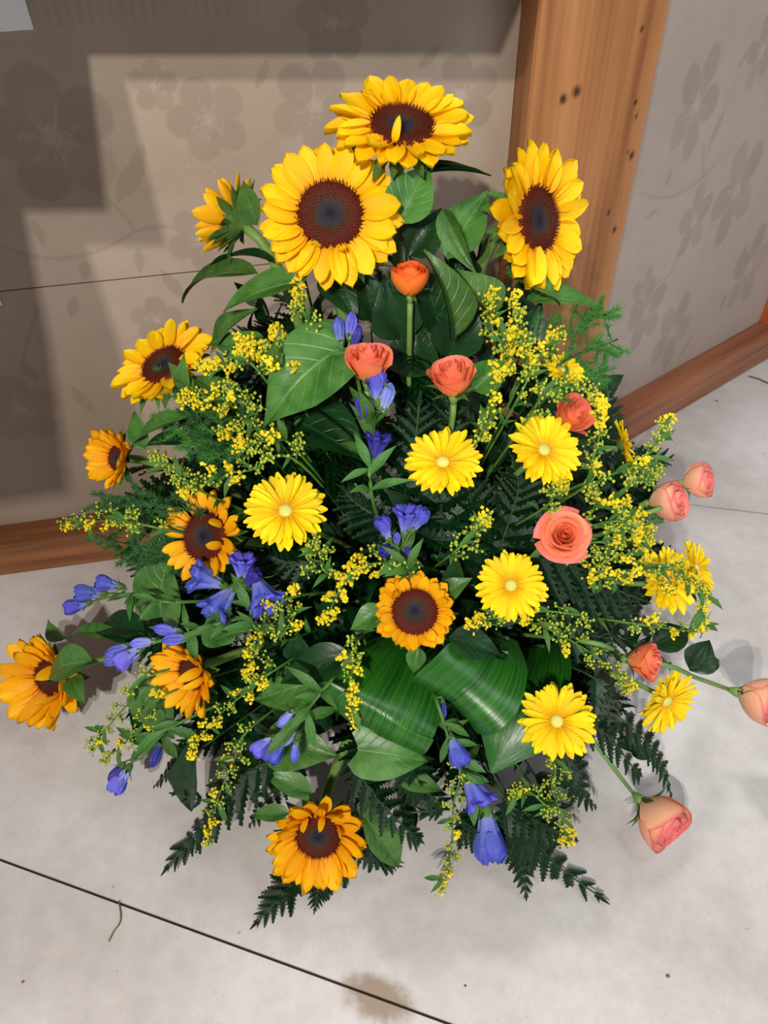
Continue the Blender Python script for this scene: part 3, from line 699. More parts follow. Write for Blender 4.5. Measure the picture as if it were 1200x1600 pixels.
sunflower(648, 956, 66, 37, (.0, .12, .99), .25, 'small short-petalled sunflower in the middle above the broad folded leaves', .03, 40, 'short', [(2.5, .9, .8)], 10, leaves=[
    ((602, 952), (547, 985), 42, (0, .4, .9), 'ovate', 0, .01, .1, .3), ((690, 932), (738, 903), 36, (0, .4, .9), 'ovate', 0, .01, .1, .3), ((652, 1010), (646, 1052), 32, (0, .2, .98), 'ovate', 0, .01, .1, .3),
    ((705, 925), (712, 862), 40, (0, .4, .9), 'ovate', -.02, 0, .1, .3, D), ((620, 915), (612, 862), 40, (0, .4, .9), 'ovate', -.02, 0, .1, .3, D),
    ((548, 1022), (438, 1068), 62, (-.1, .4, .9), 'ovate', .0, .0, .1, .3, D), ((512, 1062), (398, 1095), 80, (-.1, .4, .9), 'ovate', -.02, -.01, .1, .25), ((470, 1030), (465, 985), 50, (-.1, .4, .9), 'ovate', -.02, -.01, .1, .3, D),
    ((702, 995), (782, 1025), 56, (.1, .4, .9), 'ovate', -.0, .0, .1, .2, D)], out=.04)
sunflower(497, 1306, 86, 37, (-.05, -.52, .85), .5, 'lowest sunflower, drooping to the floor at front centre', -.02, 32, 'cup', [(2.1, .55, .75), (1.35, .42, .95), (.5, .55, .8)], 11, stem_r=.0085, leaves=[
    ((560, 1172), (670, 1190), 86, (.0, .4, .9), 'heart', .03, .03, .12, .15), ((618, 1212), (692, 1236), 36, (.0, .5, .85), 'ovate', .0, .0, .1, .3), ((568, 1272), (624, 1356), 54, (.3, .3, .9), 'ovate', -.01, .0, .1, .4),
    ((486, 1238), (406, 1206), 38, (-.1, .5, .85), 'ovate', 0, 0, .1, .3), ((452, 1270), (392, 1274), 28, (-.1, .5, .85), 'ovate', 0, 0, .1, .3), ((412, 1158), (530, 1182), 84, (.0, .4, .9), 'ovate', -.01, .0, .1, .2), ((560, 1270), (590, 1250), 24, (.1, .5, .85), 'ovate', 0, 0, .1, .3)], out=.13, zmin=.08)

# ------------------------------------------------------------------ gerberas
def gpetal(w, curve, seed, mat=M_GER):
    r = random.Random(seed); v = []; uv = []; f = []; nu, nv = 7, 4
    xs = [0, .2, .5, .8, .92, 1]; ys = [.3, .6, .92, 1.0, .78, .25]; k = r.uniform(-.05, .05)
    for i in range(nu + 1):
        u = i / nu; hw = float(np.interp(u, xs, ys)) * w / 2
        for j in range(nv + 1):
            s = 2 * j / nv - 1; v.append((u, s * hw + k * u * u, curve * u * u + .06 * u + .12 * w * s * s - .06 * w * cos(s * 9))); uv.append((u, j / nv))
    for i in range(nu):
        for j in range(nv):
            a = i * (nv + 1) + j; f.append((a, a + nv + 1, a + nv + 2, a + 1))
    return mesh('petal', v, f, mat, uv)
GP = [gpetal(.24, c, i) for i, c in enumerate((-.16, -.08, 0, .05, -.12))]
def gfl():
    v = []; f = []; uv = []
    for i in range(150):
        a = i * 2.399963; r = .17 + .25 * (i / 150) ** .8; l = .10 + .10 * (i / 150); el = .9 - .5 * (i / 150) + rnd.uniform(-.2, .2)
        c = Vector((cos(a), sin(a), 0)); t = Vector((-sin(a), cos(a), 0)); p = c * r; q = c * (r + l * cos(el)) + Vector((0, 0, l * sin(el) * .8)); w = .018
        b = len(v); v += [p - t * w, p + t * w, q + t * w * .9, q - t * w * .9]; f.append((b, b + 1, b + 2, b + 3)); uv += [(0, 0), (0, 1), (1, 1), (1, 0)]
    return mesh('inner_florets', v, f, M_GERF, uv, False)
GFL = gfl()
v_, f_, uv_ = lathe([(.0001, .09), (.08, .085), (.14, .06), (.17, .01), (.175, -.03)], 18)
GEYE = mesh('eye', v_, f_, M_GDISC, uv_)
v_, f_, uv_ = lathe([(.05, -.2), (.12, -.17), (.22, -.1), (.26, -.02)], 14); GCAL = mesh('calyx', v_, f_, M_CALYX, uv_)
def gerbera(px, py, rpx, n, label, off=.02, seed=0, cup=.08, npet=27, out=.05):
    rr = random.Random(seed + 100); head = at(px, py, off); N = locdir(px, py, *n); R = px2m(head, rpx)
    pts, b = stem_path(head - N * R * .18, N, out); root = thing('gerbera', b, label, 'flower')
    mb = MB(); mb.tube([p - b for p in pts], .0036, 7); obj('stem', mb.mesh('stem', M_STEM), root)
    HM = T(head - b) @ frame_z(N, Vector(UPV)) @ Rz(rr.uniform(0, 6))
    obj('calyx', GCAL, root, HM @ Sc(R, R, R)); obj('eye', GEYE, root, HM @ Sc(R, R, R)); obj('inner_florets', GFL, root, HM @ Sc(R, R, R), 'stuff')
    for ring, (m_, l0, r0_, t0, z0) in enumerate(((npet, .84, .15, .0, -.02), (npet - 3, .74, .16, .14, .01))):
        for k in range(m_):
            a = 2 * pi * (k + rr.uniform(-.25, .25)) / m_; l = R * l0 * rr.uniform(.9, 1.08); t = cup + t0 + rr.uniform(-.12, .1)
            obj('petal', rr.choice(GP), root, HM @ Rz(a) @ T((R * r0_, 0, R * z0)) @ Ry(-t) @ Rx(rr.uniform(-.2, .2)) @ Sc(l, l * rr.uniform(.9, 1.15), l))
    return root
gerbera(692, 722, 62, (.05, .5, .86), 'yellow gerbera in the middle, below the pale coral rose', .03, 1)
gerbera(446, 798, 65, (-.06, .33, .94), 'leftmost open yellow gerbera, with round pale eye', .03, 2)
gerbera(850, 703, 62, (.42, .42, .8), 'yellow gerbera right of centre, above the widest open rose', .03, 3)
gerbera(798, 915, 58, (.1, .18, .98), 'yellow gerbera left of and below the widest open rose', .03, 4)
gerbera(870, 1127, 61, (.18, .03, .98), 'lowest yellow gerbera, above the drooping rose bud on the floor', .03, 5)
gerbera(880, 578, 36, (.42, .72, .55), 'small yellow gerbera high on the right below the post', .0, 6)
gerbera(972, 694, 43, (.93, .3, -.12), 'yellow gerbera seen edge-on against the right base rail', .0, 7)
gerbera(1043, 908, 54, (.66, .2, .72), 'yellow gerbera on the right half hidden among goldenrod', .0, 8)
gerbera(1088, 888, 46, (.9, .22, .36), 'rightmost yellow gerbera, turned away beside the goldenrod', .0, 9)
gerbera(1042, 1096, 56, (.62, -.56, .52), 'yellow gerbera tilted down at lower right below a coral rose', .0, 10)

# ------------------------------------------------------------------ roses
def rpetal(rb, rm, rt, Hh, al, curl, mat, seed, nu=9, nv=9, fl_=0.0):
    """petal wrapped round +Z; u runs up (0 base .. 1 rim)"""
    r = random.Random(seed); v = []; uv = []; f = []; ph = r.uniform(0, 6)
    for i in range(nu + 1):
        u = i / nu
        for j in range(nv + 1):
            s = 2 * j / nv - 1
            rad = (rb * (1 - u) ** 2 + 2 * rm * u * (1 - u) + rt * u * u); k = max(0, u - .68) / .32
            edge = 1 - .20 * abs(s) ** 2.6
            rad += curl * k * k * (.8 + .35 * abs(s)) + .015 * sin(s * 5 + ph) * u
            z = Hh * u * edge - curl * .75 * k ** 3 * 1.0
            a = s * al * (.42 + .58 * min(1, u * 1.6) ** .7) * (1 - .12 * k)
            v.append((rad * cos(a), rad * sin(a), z)); uv.append((u, j / nv))
    for i in range(nu):
        for j in range(nv):
            a = i * (nv + 1) + j; f.append((a, a + 1, a + nv + 2, a + nv + 1))
    return mesh('petal', v, f, mat, uv)
def rose_set(mat, open_):
    P = []; o_ = open_
    for i in range(18):
        t = i / 17; L_ = i // 3
        rm = (.12 + .62 * t ** 1.05) * (.78 + .22 * o_); rt = (.07 + (.30 + .50 * o_) * t ** (1.15)) 
        hh = (1.36 - .42 * t * o_ - .04 * t) * (1.0 if o_ > .7 else 1.3)
        curl = (.02 + .16 * t) * (.2 + 1.0 * o_ * o_)
        P.append((rpetal(.08, rm, rt, hh, radians(92 - 22 * t), curl, mat, i), i * 2.399 + .3, -.0 * t))
    mx = max(max(Vector((v.co.x, v.co.y)).length for v in me.vertices) for me, _, _ in P[-6:]) * .92
    for me, _, _ in P:
        for v in me.vertices: v.co.x /= mx; v.co.y /= mx
    return P
ROSES = {(c, o_): rose_set(mt, o_) for c, mt in (('or', M_ROSE_OR), ('co', M_ROSE_CO), ('pk', M_ROSE_PK)) for o_ in (.15, .6, 1.0)}
v_, f_, uv_ = lathe([(.07, -.5), (.14, -.36), (.2, -.2), (.24, -.06), (.2, .05), (.1, .08)], 12); HIP = mesh('hip', v_, f_, M_STEM, uv_)
SEPAL = [unit_leaf('lance', .3, .08, .3, M_BRACT, 90 + i, dr) for i, dr in enumerate((-.25, .05, .35))]
ROSELEAF = unit_leaf('ovate', .62, .06, .25, M_DLEAF, 95)
def rose(px, py, rpx, n, kind, label, off=.02, seed=0, out=.05, via=None, leaves=(), zmin=.03):
    rr = random.Random(seed + 300); c = at(px, py, off, zmin); N = locdir(px, py, *n); R = px2m(c, rpx); open_ = kind[1]
    hh = 1.36 * (1.0 if open_ > .7 else 1.3); base = c - N * R * hh * .52
    pts, b = stem_path(base - N * R * .45, N, out)
    if via:
        q = base - N * R * .45; mids = [at(*v_) for v_ in via]; pts = spline([foam_point(c)] + mids + [q], 7); b = pts[0]
    root = thing('rose', b, label, 'flower')
    mb = MB(); mb.tube([p - b for p in pts], .0032, 7); obj('stem', mb.mesh('stem', M_STEM), root)
    HM = T(base - b) @ frame_z(N, Vector(UPV)) @ Rz(rr.uniform(0, 6))
    obj('hip', HIP, root, HM @ Sc(R, R, R))
    for (me, a, t) in ROSES[kind]:
        k = R * rr.uniform(.96, 1.05)
        obj('petal', me, root, HM @ Rz(a + rr.uniform(-.2, .2)) @ Sc(k, k, R * rr.uniform(.95, 1.03)))
    for k in range(5):
        a = 2 * pi * k / 5 + rr.uniform(-.2, .2); l = R * rr.uniform(.85, 1.2)
        obj('sepal', rr.choice(SEPAL), root, HM @ Rz(a) @ T((R * .2, 0, -.05 * R)) @ Ry(-rr.uniform(.3, 1.1)) @ Sc(l, l, l))
    for l in leaves: place_leaf(root, *l)
    return root
rose(641, 437, 29, (.0, .9, .42), ('or', .15), 'bright orange rose bud, highest of the roses', .0, 1)
rose(576, 566, 38, (.04, .84, .5), ('co', .6), 'coral rose touching the big heart-shaped leaf', .055, 2)
rose(708, 590, 38, (-.03, .8, .58), ('co', .6), 'pale coral rose above the middle gerbera', .02, 3)
rose(896, 648, 34, (.56, .4, .72), ('co', .6), 'coral rose under an arching goldenrod spray on the right', .0, 4)
rose(882, 836, 47, (.13, .2, .97), ('co', 1.0), 'widest open orange-pink rose, facing the viewer right of centre', .04, 5)
rose(1042, 783, 31, (.85, .12, .35), ('pk', .15), 'nearer of the two pink rose buds out over the floor at right', .02, 6, .05, [(960, 830), (1000, 808)])
rose(1090, 752, 26, (.92, .1, .32), ('pk', .15), 'farther and smaller of the two pink rose buds at right', .03, 7, .05, [(980, 810), (1045, 782)])
rose(1008, 1031, 32, (.93, -.05, .3), ('co', .6), 'coral rose pointing right above the tilted gerbera', .02, 8, .05, [(900, 1000), (960, 1016)], [((1020, 1010), (1078, 985), 48, (.2, .5, .8), 'ovate', 0, 0, .1, .2, D), ((1078, 1048), (1108, 1000), 56, (.3, .5, .8), 'ovate', .0, .0, .1, .3, D), ((1085, 1040), (1124, 1032), 36, (.3, .5, .8), 'ovate', 0, .01, .1, .3, D)])
rose(1187, 1092, 35, (.88, -.3, .25), ('pk', .15), 'pink rose cut off by the right edge, on a long bare stem', .06, 9, .05, [(1000, 1030), (1090, 1060)])
rose(1030, 1280, 40, (.62, -.7, .3), ('pk', .15), 'drooping pale pink rose on a long stem low at right', .0, 10, .05, [(880, 1090), (925, 1155), (965, 1208)], (), .07)

# ------------------------------------------------------------------ gentians
def bell(open_, mat, seed):
    n = 30
    if open_ == 0: prof = [(.09, 0), (.12, .12), (.16, .35), (.2, .6), (.19, .76), (.13, .9), (.05, 1.0), (.004, 1.02)]
    elif open_ == 1: prof = [(.08, 0), (.11, .12), (.16, .35), (.22, .6), (.26, .78), (.24, .92), (.13, 1.0), (.05, .97)]
    else: prof = [(.08, 0), (.11, .12), (.18, .35), (.26, .6), (.33, .78), (.40, .92), (.42, 1.0), (.30, .96), (.16, .8)]
    v, f, uv = lathe(prof, n, .2, 5)
    vv = []
    for (x, y, z), (a, b) in zip(v, uv):
        ang = math.atan2(y, x); tw = .5 * z if open_ < 2 else 0
        if open_ == 2 and z > .7: z += (.09 * cos(5 * ang) - .05 * cos(10 * ang)) * (z - .7) / .3
        vv.append((x * cos(tw) - y * sin(tw), x * sin(tw) + y * cos(tw), z))
    if open_:
        uv = list(uv)
        for k in range(5):
            a0 = k * 2 * pi / 5 + .3; b = len(vv); nu, nv = 7, 6
            for i in range(nu + 1):
                u = i / nu; w = (.72 if open_ == 2 else .8) * sqrt(max(0.02, 1 - max(0, (u - .35) / .65) ** 2.2))
                rad = .2 + .08 * u + ((.22 * u * u) if open_ == 2 else (.05 * sin(u * pi) - .12 * u ** 4)) + .012 * (k % 2)
                z = .5 + .56 * u - (.10 * u ** 4 if open_ == 2 else 0)
                for j in range(nv + 1):
                    s_ = 2 * j / nv - 1; a = a0 + s_ * w
                    rr_ = rad + .03 * s_ + .03 * u * cos(s_ * 6)
                    vv.append((rr_ * cos(a), rr_ * sin(a), z - .03 * abs(s_) * u)); uv.append((.45 + .55 * u, j / nv))
            for i in range(nu):
                for j in range(nv):
                    q = b + i * (nv + 1) + j; f.append((q, q + 1, q + nv + 2, q + nv + 1))
    return mesh('bloom', vv, f, mat, uv)
BELL = {(o_, c): bell(o_, mt, 0) for o_ in (0, 1, 2) for c, mt in (('b', M_GENT), ('p', M_GENTP), ('d', M_GENTD))}
v_, f_, uv_ = lathe([(.05, -.06), (.11, 0), (.14, .14), (.15, .24)], 10); GCUP = mesh('calyx', v_, f_, M_CALYX, uv_)
GLEAF = [unit_leaf('lance', w, .1, .25, M_GLEAF, 200 + i, d_) for i, (w, d_) in enumerate(((.26, .1), (.22, .25), (.3, -.1)))]
def gentian(stempx, blooms, label, off=.01, seed=0, nl=9, lpx=42, zmin=.02, leafend=.9):
    rr = random.Random(seed + 500); P = [at(x, y, off, zmin) for x, y in stempx]
    b = foam_point(P[0]); pts = spline([b] + P, 8); root = thing('gentian', b, label, 'flower')
    mb = MB(); mb.tube([p - b for p in pts], .0021, 6)
    K = len(pts); first = 9
    bl = []
    for (px, py, dx, dy, lp, op, cl) in blooms:
        c = at(px, py, off + .012, zmin); N = camdir(dx, dy, .38); L = px2m(c, lp); base = c - N * L * .5
        j = min(range(first - 3, K), key=lambda i: (pts[i] - base).length)
        mb.tube([q - b for q in bez(pts[j], pts[j].lerp(base, .4), base - N * L * .25, base, 5)], .0015, 5)
        M = T(base - b) @ frame_z(N, Vector(UPV)) @ Rz(rr.uniform(0, 6)) @ Sc(L, L, L)
        o = obj('bloom', BELL[(op, cl)], root, M)
        obj('calyx', GCUP, o)
        for k in range(5):
            a = k * 2 * pi / 5; obj('sepal', GLEAF[k % 3], o, Rz(a) @ T((.1, 0, .08)) @ Ry(-rr.uniform(.5, 1.2)) @ Sc(.42, .34, .42))
    obj('stem', mb.mesh('stem', M_GRSTEM), root)
    for k in range(nl):
        t = rr.uniform(.0, leafend); j = int(first + t * (K - 1 - first)); p = pts[j]
        l = px2m(p, lpx * rr.uniform(.7, 1.3)); tg = (pts[min(j + 1, K - 1)] - pts[j - 1]).normalized()
        ax = (tg * .7 + camdir(rr.uniform(-1, 1), rr.uniform(-.8, 1), rr.uniform(-.1, .7)) * .9).normalized()
        obj('leaf', rr.choice(GLEAF), root, T(p - b) @ frame_xz(ax, camdir(0, .4, .9)) @ Sc(l, l, l))
    return root
gentian([(560, 600), (535, 545)], [(530, 518, -.15, 1, 44, 0, 'b'), (548, 510, .1, 1, 44, 0, 'b'), (556, 528, .3, .9, 40, 0, 'd')], 'blue gentian buds peeking up behind the coral rose and heart leaf', .0, 1, 3, 40)
gentian([(582, 780), (582, 700), (584, 645)], [(588, 606, -.1, 1, 56, 1, 'b'), (604, 622, .25, .9, 50, 0, 'p'), (566, 640, -.1, 1, 48, 0, 'd'), (588, 702, .2, .9, 46, 2, 'd')], 'tall blue gentian below the coral rose beside the heart leaf', .04, 2, 12, 62)
gentian([(640, 900), (628, 860)], [(602, 828, -.35, .8, 44, 1, 'b'), (634, 817, .1, .75, 46, 2, 'b'), (652, 814, .4, .7, 46, 1, 'b'), (620, 842, 0, .4, 28, 0, 'b'), (608, 858, -.4, -.2, 34, 1, 'd'), (638, 862, .3, -.3, 30, 0, 'd')], 'blue gentian cluster in the dark centre above the small sunflower', .04, 3, 10, 52)
gentian([(420, 985), (390, 930)], [(328, 907, -.85, .35, 56, 2, 'b'), (350, 937, -.45, -.6, 60, 2, 'b'), (378, 890, .1, .9, 44, 2, 'b'), (408, 922, .3, -.55, 62, 2, 'b'), (392, 905, .4, .5, 40, 1, 'd')], 'deep blue open gentians beside the sunflower left of the leftmost gerbera', .03, 4, 10, 48)
gentian([(300, 940), (230, 932), (190, 928)], [(172, 913, -.95, .25, 42, 1, 'b'), (142, 927, -1, .05, 46, 1, 'b'), (122, 946, -.95, -.25, 40, 1, 'b')], 'blue gentian reaching left over the floor below the base rail', .02, 5, 16, 40, leafend=1)
gentian([(380, 965), (310, 985), (255, 1000)], [(224, 1003, -1, -.1, 40, 0, 'p'), (262, 984, -.9, .2, 44, 0, 'b'), (276, 998, -1, -.1, 44, 0, 'b'), (186, 1016, -.9, -.35, 44, 0, 'b'), (203, 1024, -.75, -.5, 50, 1, 'p'), (180, 1030, -.9, -.4, 36, 0, 'b')], 'pale blue gentian buds between the two lower left sunflowers', .03, 6, 14, 46)
gentian([(300, 1120), (250, 1150), (222, 1185)], [(190, 1216, -.5, -.8, 46, 1, 'p'), (182, 1206, -.6, -.7, 34, 0, 'd'), (238, 1158, -.7, .5, 32, 0, 'd'), (245, 1178, -.25, -.95, 40, 0, 'd')], 'gentian low at left with leafy tip over its floor shadow', .0, 7, 10, 58, .05, 1)
gentian([(520, 1060), (480, 1110), (460, 1140)], [(447, 1122, -.6, -.6, 36, 0, 'p'), (414, 1163, -.7, -.5, 44, 1, 'p'), (434, 1166, -.5, -.75, 52, 1, 'b'), (461, 1174, -.1, -1, 34, 0, 'b'), (452, 1150, -.5, -.7, 36, 0, 'p')], 'pale violet gentian left of the broad folded leaf, above the lowest sunflower', .03, 8, 9, 56)
gentian([(680, 1090), (700, 1150), (728, 1215), (752, 1265)], [(712, 1170, .4, -.85, 54, 1, 'b'), (738, 1232, .45, -.8, 58, 2, 'b'), (763, 1300, .1, -1, 84, 1, 'b'), (692, 1108, 0, -1, 30, 0, 'd')], 'gentian spike trailing down at front right with one large blue bloom', .02, 9, 12, 48, .05)

# ------------------------------------------------------------------ broad folded aspidistra leaves
def ribbon(name, label, pts, widths, wdirs, cup=0.0, nu=26, nv=10, stem_to=None):
    P = spline(pts, 6); n = len(P); v = []; uv = []; f = []
    ws = np.interp(np.linspace(0, 1, n), np.linspace(0, 1, len(widths)), widths)
    wd = [np.interp(np.linspace(0, 1, n), np.linspace(0, 1, len(wdirs)), [w[k] for w in wdirs]) for k in range(3)]
    root = thing(name, pts[0], label, 'leaf'); b = Vector(pts[0])
    for i in range(n):
        t = (P[min(i + 1, n - 1)] - P[max(i - 1, 0)]).normalized(); w = Vector((wd[0][i], wd[1][i], wd[2][i])); w = (w - t * w.dot(t)).normalized(); nn = t.cross(w)
        for j in range(nv + 1):
            s = 2 * j / nv - 1; v.append(P[i] + w * (s * ws[i]) + nn * (cup * ws[i] * (s * s) - .03 * ws[i] * max(0, 1 - abs(s) * 8)) - b); uv.append((i / (n - 1), j / nv))
    for i in range(n - 1):
        for j in range(nv):
            a = i * (nv + 1) + j; f.append((a, a + nv + 1, a + nv + 2, a + 1))
    obj('blade', mesh('blade', v, f, M_ASPI, uv), root)
    mb = MB(); mb.tube([q - b for q in bez(foam_point(b), foam_point(b) + Vector((0, -.05, .02)), b + (b - Vector(pts[1])) * .3, b, 5)], .003, 6); obj('stalk', mb.mesh('stalk', M_DSTEM), root)
c = at(592, 1085, -.005)
rr_ = RGT; 
def cp(px, py, dd): return CAM + ray(px, py) * (depth(c) + dd)
wv = (RGT * .82 - UPV * .45 - FWD * .2).normalized(); w_ = tuple(wv)
ribbon('folded_leaf', 'broad glossy green leaf folded over, left of the pair under the small sunflower',
       [cp(648, 985, .10), cp(634, 1025, .04), cp(606, 1078, -.004), cp(586, 1114, -.018), cp(575, 1138, .004), cp(574, 1146, .05), cp(590, 1140, .09)],
       [.02, .06, .074, .078, .076, .07, .05], [tuple((RGT * .95 - UPV * .2).normalized()), tuple((RGT * .9 - UPV * .35).normalized()), tuple((RGT * .85 - UPV * .52).normalized()), tuple((RGT * .85 - UPV * .52).normalized()), tuple((RGT * .85 - UPV * .52).normalized())], -.12)
c = at(725, 1065, .015)
wv = (RGT * .75 + UPV * .55 - FWD * .35).normalized()
ribbon('folded_leaf', 'broad green leaf rolled into a loop, right of the small sunflower stem',
       [cp(775, 985, .07), cp(772, 1020, .02), cp(748, 1062, -.012), cp(714, 1092, -.012), cp(702, 1098, .025), cp(716, 1090, .06)],
       [.03, .045, .056, .057, .05, .03], [tuple((RGT * .8 - UPV * .6).normalized())] * 2, .16)
c = at(785, 1120, -.05)
ribbon('folded_leaf', 'dark green pointed leaf blade behind the rolled loop leaf',
       [cp(850, 1010, .08), cp(835, 1050, .03), cp(815, 1100, .0), cp(795, 1150, -.01), cp(768, 1208, -.01)],
       [.03, .058, .066, .045, .002], [tuple((RGT * .85 + UPV * .5).normalized())] * 2, .15)

# ------------------------------------------------------------------ goldenrod
LANCE_S = [unit_leaf('lance', .22, .12, .3, M_GLEAF, 300 + i, d_) for i, d_ in enumerate((.1, .3, -.1))]
def buds(points, r, bloom, name):
    V = []; Fc = []
    for i, (p, rs) in enumerate(points):
        if bloom: q = ICO_V * (1 + np.random.uniform(-.4, .45, (12, 1)))
        else: q = ICO_V * np.array([1, 1, 1.15])
        V.append(q * r * rs + np.array(p)); Fc += [tuple(k + 12 * i for k in f_) for f_ in ICO_F]
    if not V: return None
    return mesh(name, np.concatenate(V), Fc, M_BLOOM if bloom else M_BUD, None, not bloom)
def goldenrod(path, label, bloom=.4, spread=34, seed=0, off=.02, nb=11, r=.0019, zmin=.01, nleaf=8, dens=1.0, start=.0, group=None):
    rr = random.Random(seed + 900); np.random.seed(seed + 5)
    P = [at(x, y, off, zmin) for x, y in path]
    b = foam_point(P[0]); pts = spline([b] + P, 8); root = thing('goldenrod', b, label, 'flower', group)
    K = len(pts); first = 8; mb = MB(); mb.tube([p - b for p in pts], [.0018 * (1 - .6 * i / K) for i in range(K)], 5)
    for k in range(nb):
        t = start + (1 - start) * (k + .3) / nb; jf = first + t * (K - 1 - first); j = int(jf); p = pts[j].lerp(pts[min(j + 1, K - 1)], jf - j)
        tg = (pts[min(j + 1, K - 1)] - pts[j - 1]).normalized()
        L = px2m(p, spread * .66 * (1.15 - .75 * t) * rr.uniform(.75, 1.2))
        side = 1 if k % 2 else -1
        sv = tg.cross(FWD).normalized() * side
        d = (tg * rr.uniform(.55, 1.0) + sv * rr.uniform(.3, 1) - FWD * rr.uniform(-.2, .6) + Vector((0, 0, .2))).normalized()
        q = p + d * L; e_ = q + tg * L * .25 - Vector((0, 0, L * .12)); br = bez(p, p + d * L * .5, q, e_, 6); mb.tube([x - b for x in br], .0008, 4, False)
        is_b = rr.random() < bloom * (.2 + t * 1.1)
        pl_ = []; m_ = int((14 if not is_b else 20) * dens * (.6 + L / .03))
        for i in range(m_):
            s = rr.uniform(.2, 1.0); ii = s * 6; a_ = br[int(min(ii, 5))].lerp(br[int(min(ii, 5)) + 1], ii - int(min(ii, 5)))
            w = (.0042 if is_b else .0052) * (1.15 - .4 * s)
            bp_ = a_ - b + Vector((rr.gauss(0, 1), rr.gauss(0, 1), rr.gauss(.3, 1))) * w * .8
            pl_.append((bp_, rr.uniform(.7, 1.15))); mb.tube([a_ - b, bp_], .00045, 3, False)
        me = buds(pl_, r * (1.15 if is_b else .95), is_b, 'flower_spray')
        if me: obj('flower_spray', me, root, None, 'stuff')
    tip = []
    for i in range(int(26 * dens)):
        jf = K - 1 - abs(rr.gauss(0, 1)) * 2.2; jf = max(first, min(K - 1.001, jf)); j = int(jf)
        tip.append((pts[j].lerp(pts[j + 1], jf - j) - b + Vector((rr.gauss(0, 1), rr.gauss(0, 1), rr.gauss(0, 1))) * .0038, rr.uniform(.7, 1.1)))
    obj('flower_spray', buds(tip, r, bloom > .25, 'flower_spray'), root, None, 'stuff')
    obj('stem', mb.mesh('stem', M_GRSTEM), root)
    for k in range(nleaf):
        j = int(first - 2 + rr.random() * (K - first - 1)); p = pts[j]; l = px2m(p, rr.uniform(22, 46)); tg = (pts[min(j + 1, K - 1)] - pts[j - 1]).normalized()
        ax = (tg + camdir(rr.uniform(-1, 1), rr.uniform(-1, 1), .2) * .9).normalized()
        obj('leaf', rr.choice(LANCE_S), root, T(p - b) @ frame_xz(ax, camdir(0, .4, .9)) @ Sc(l, l, l))
    return root
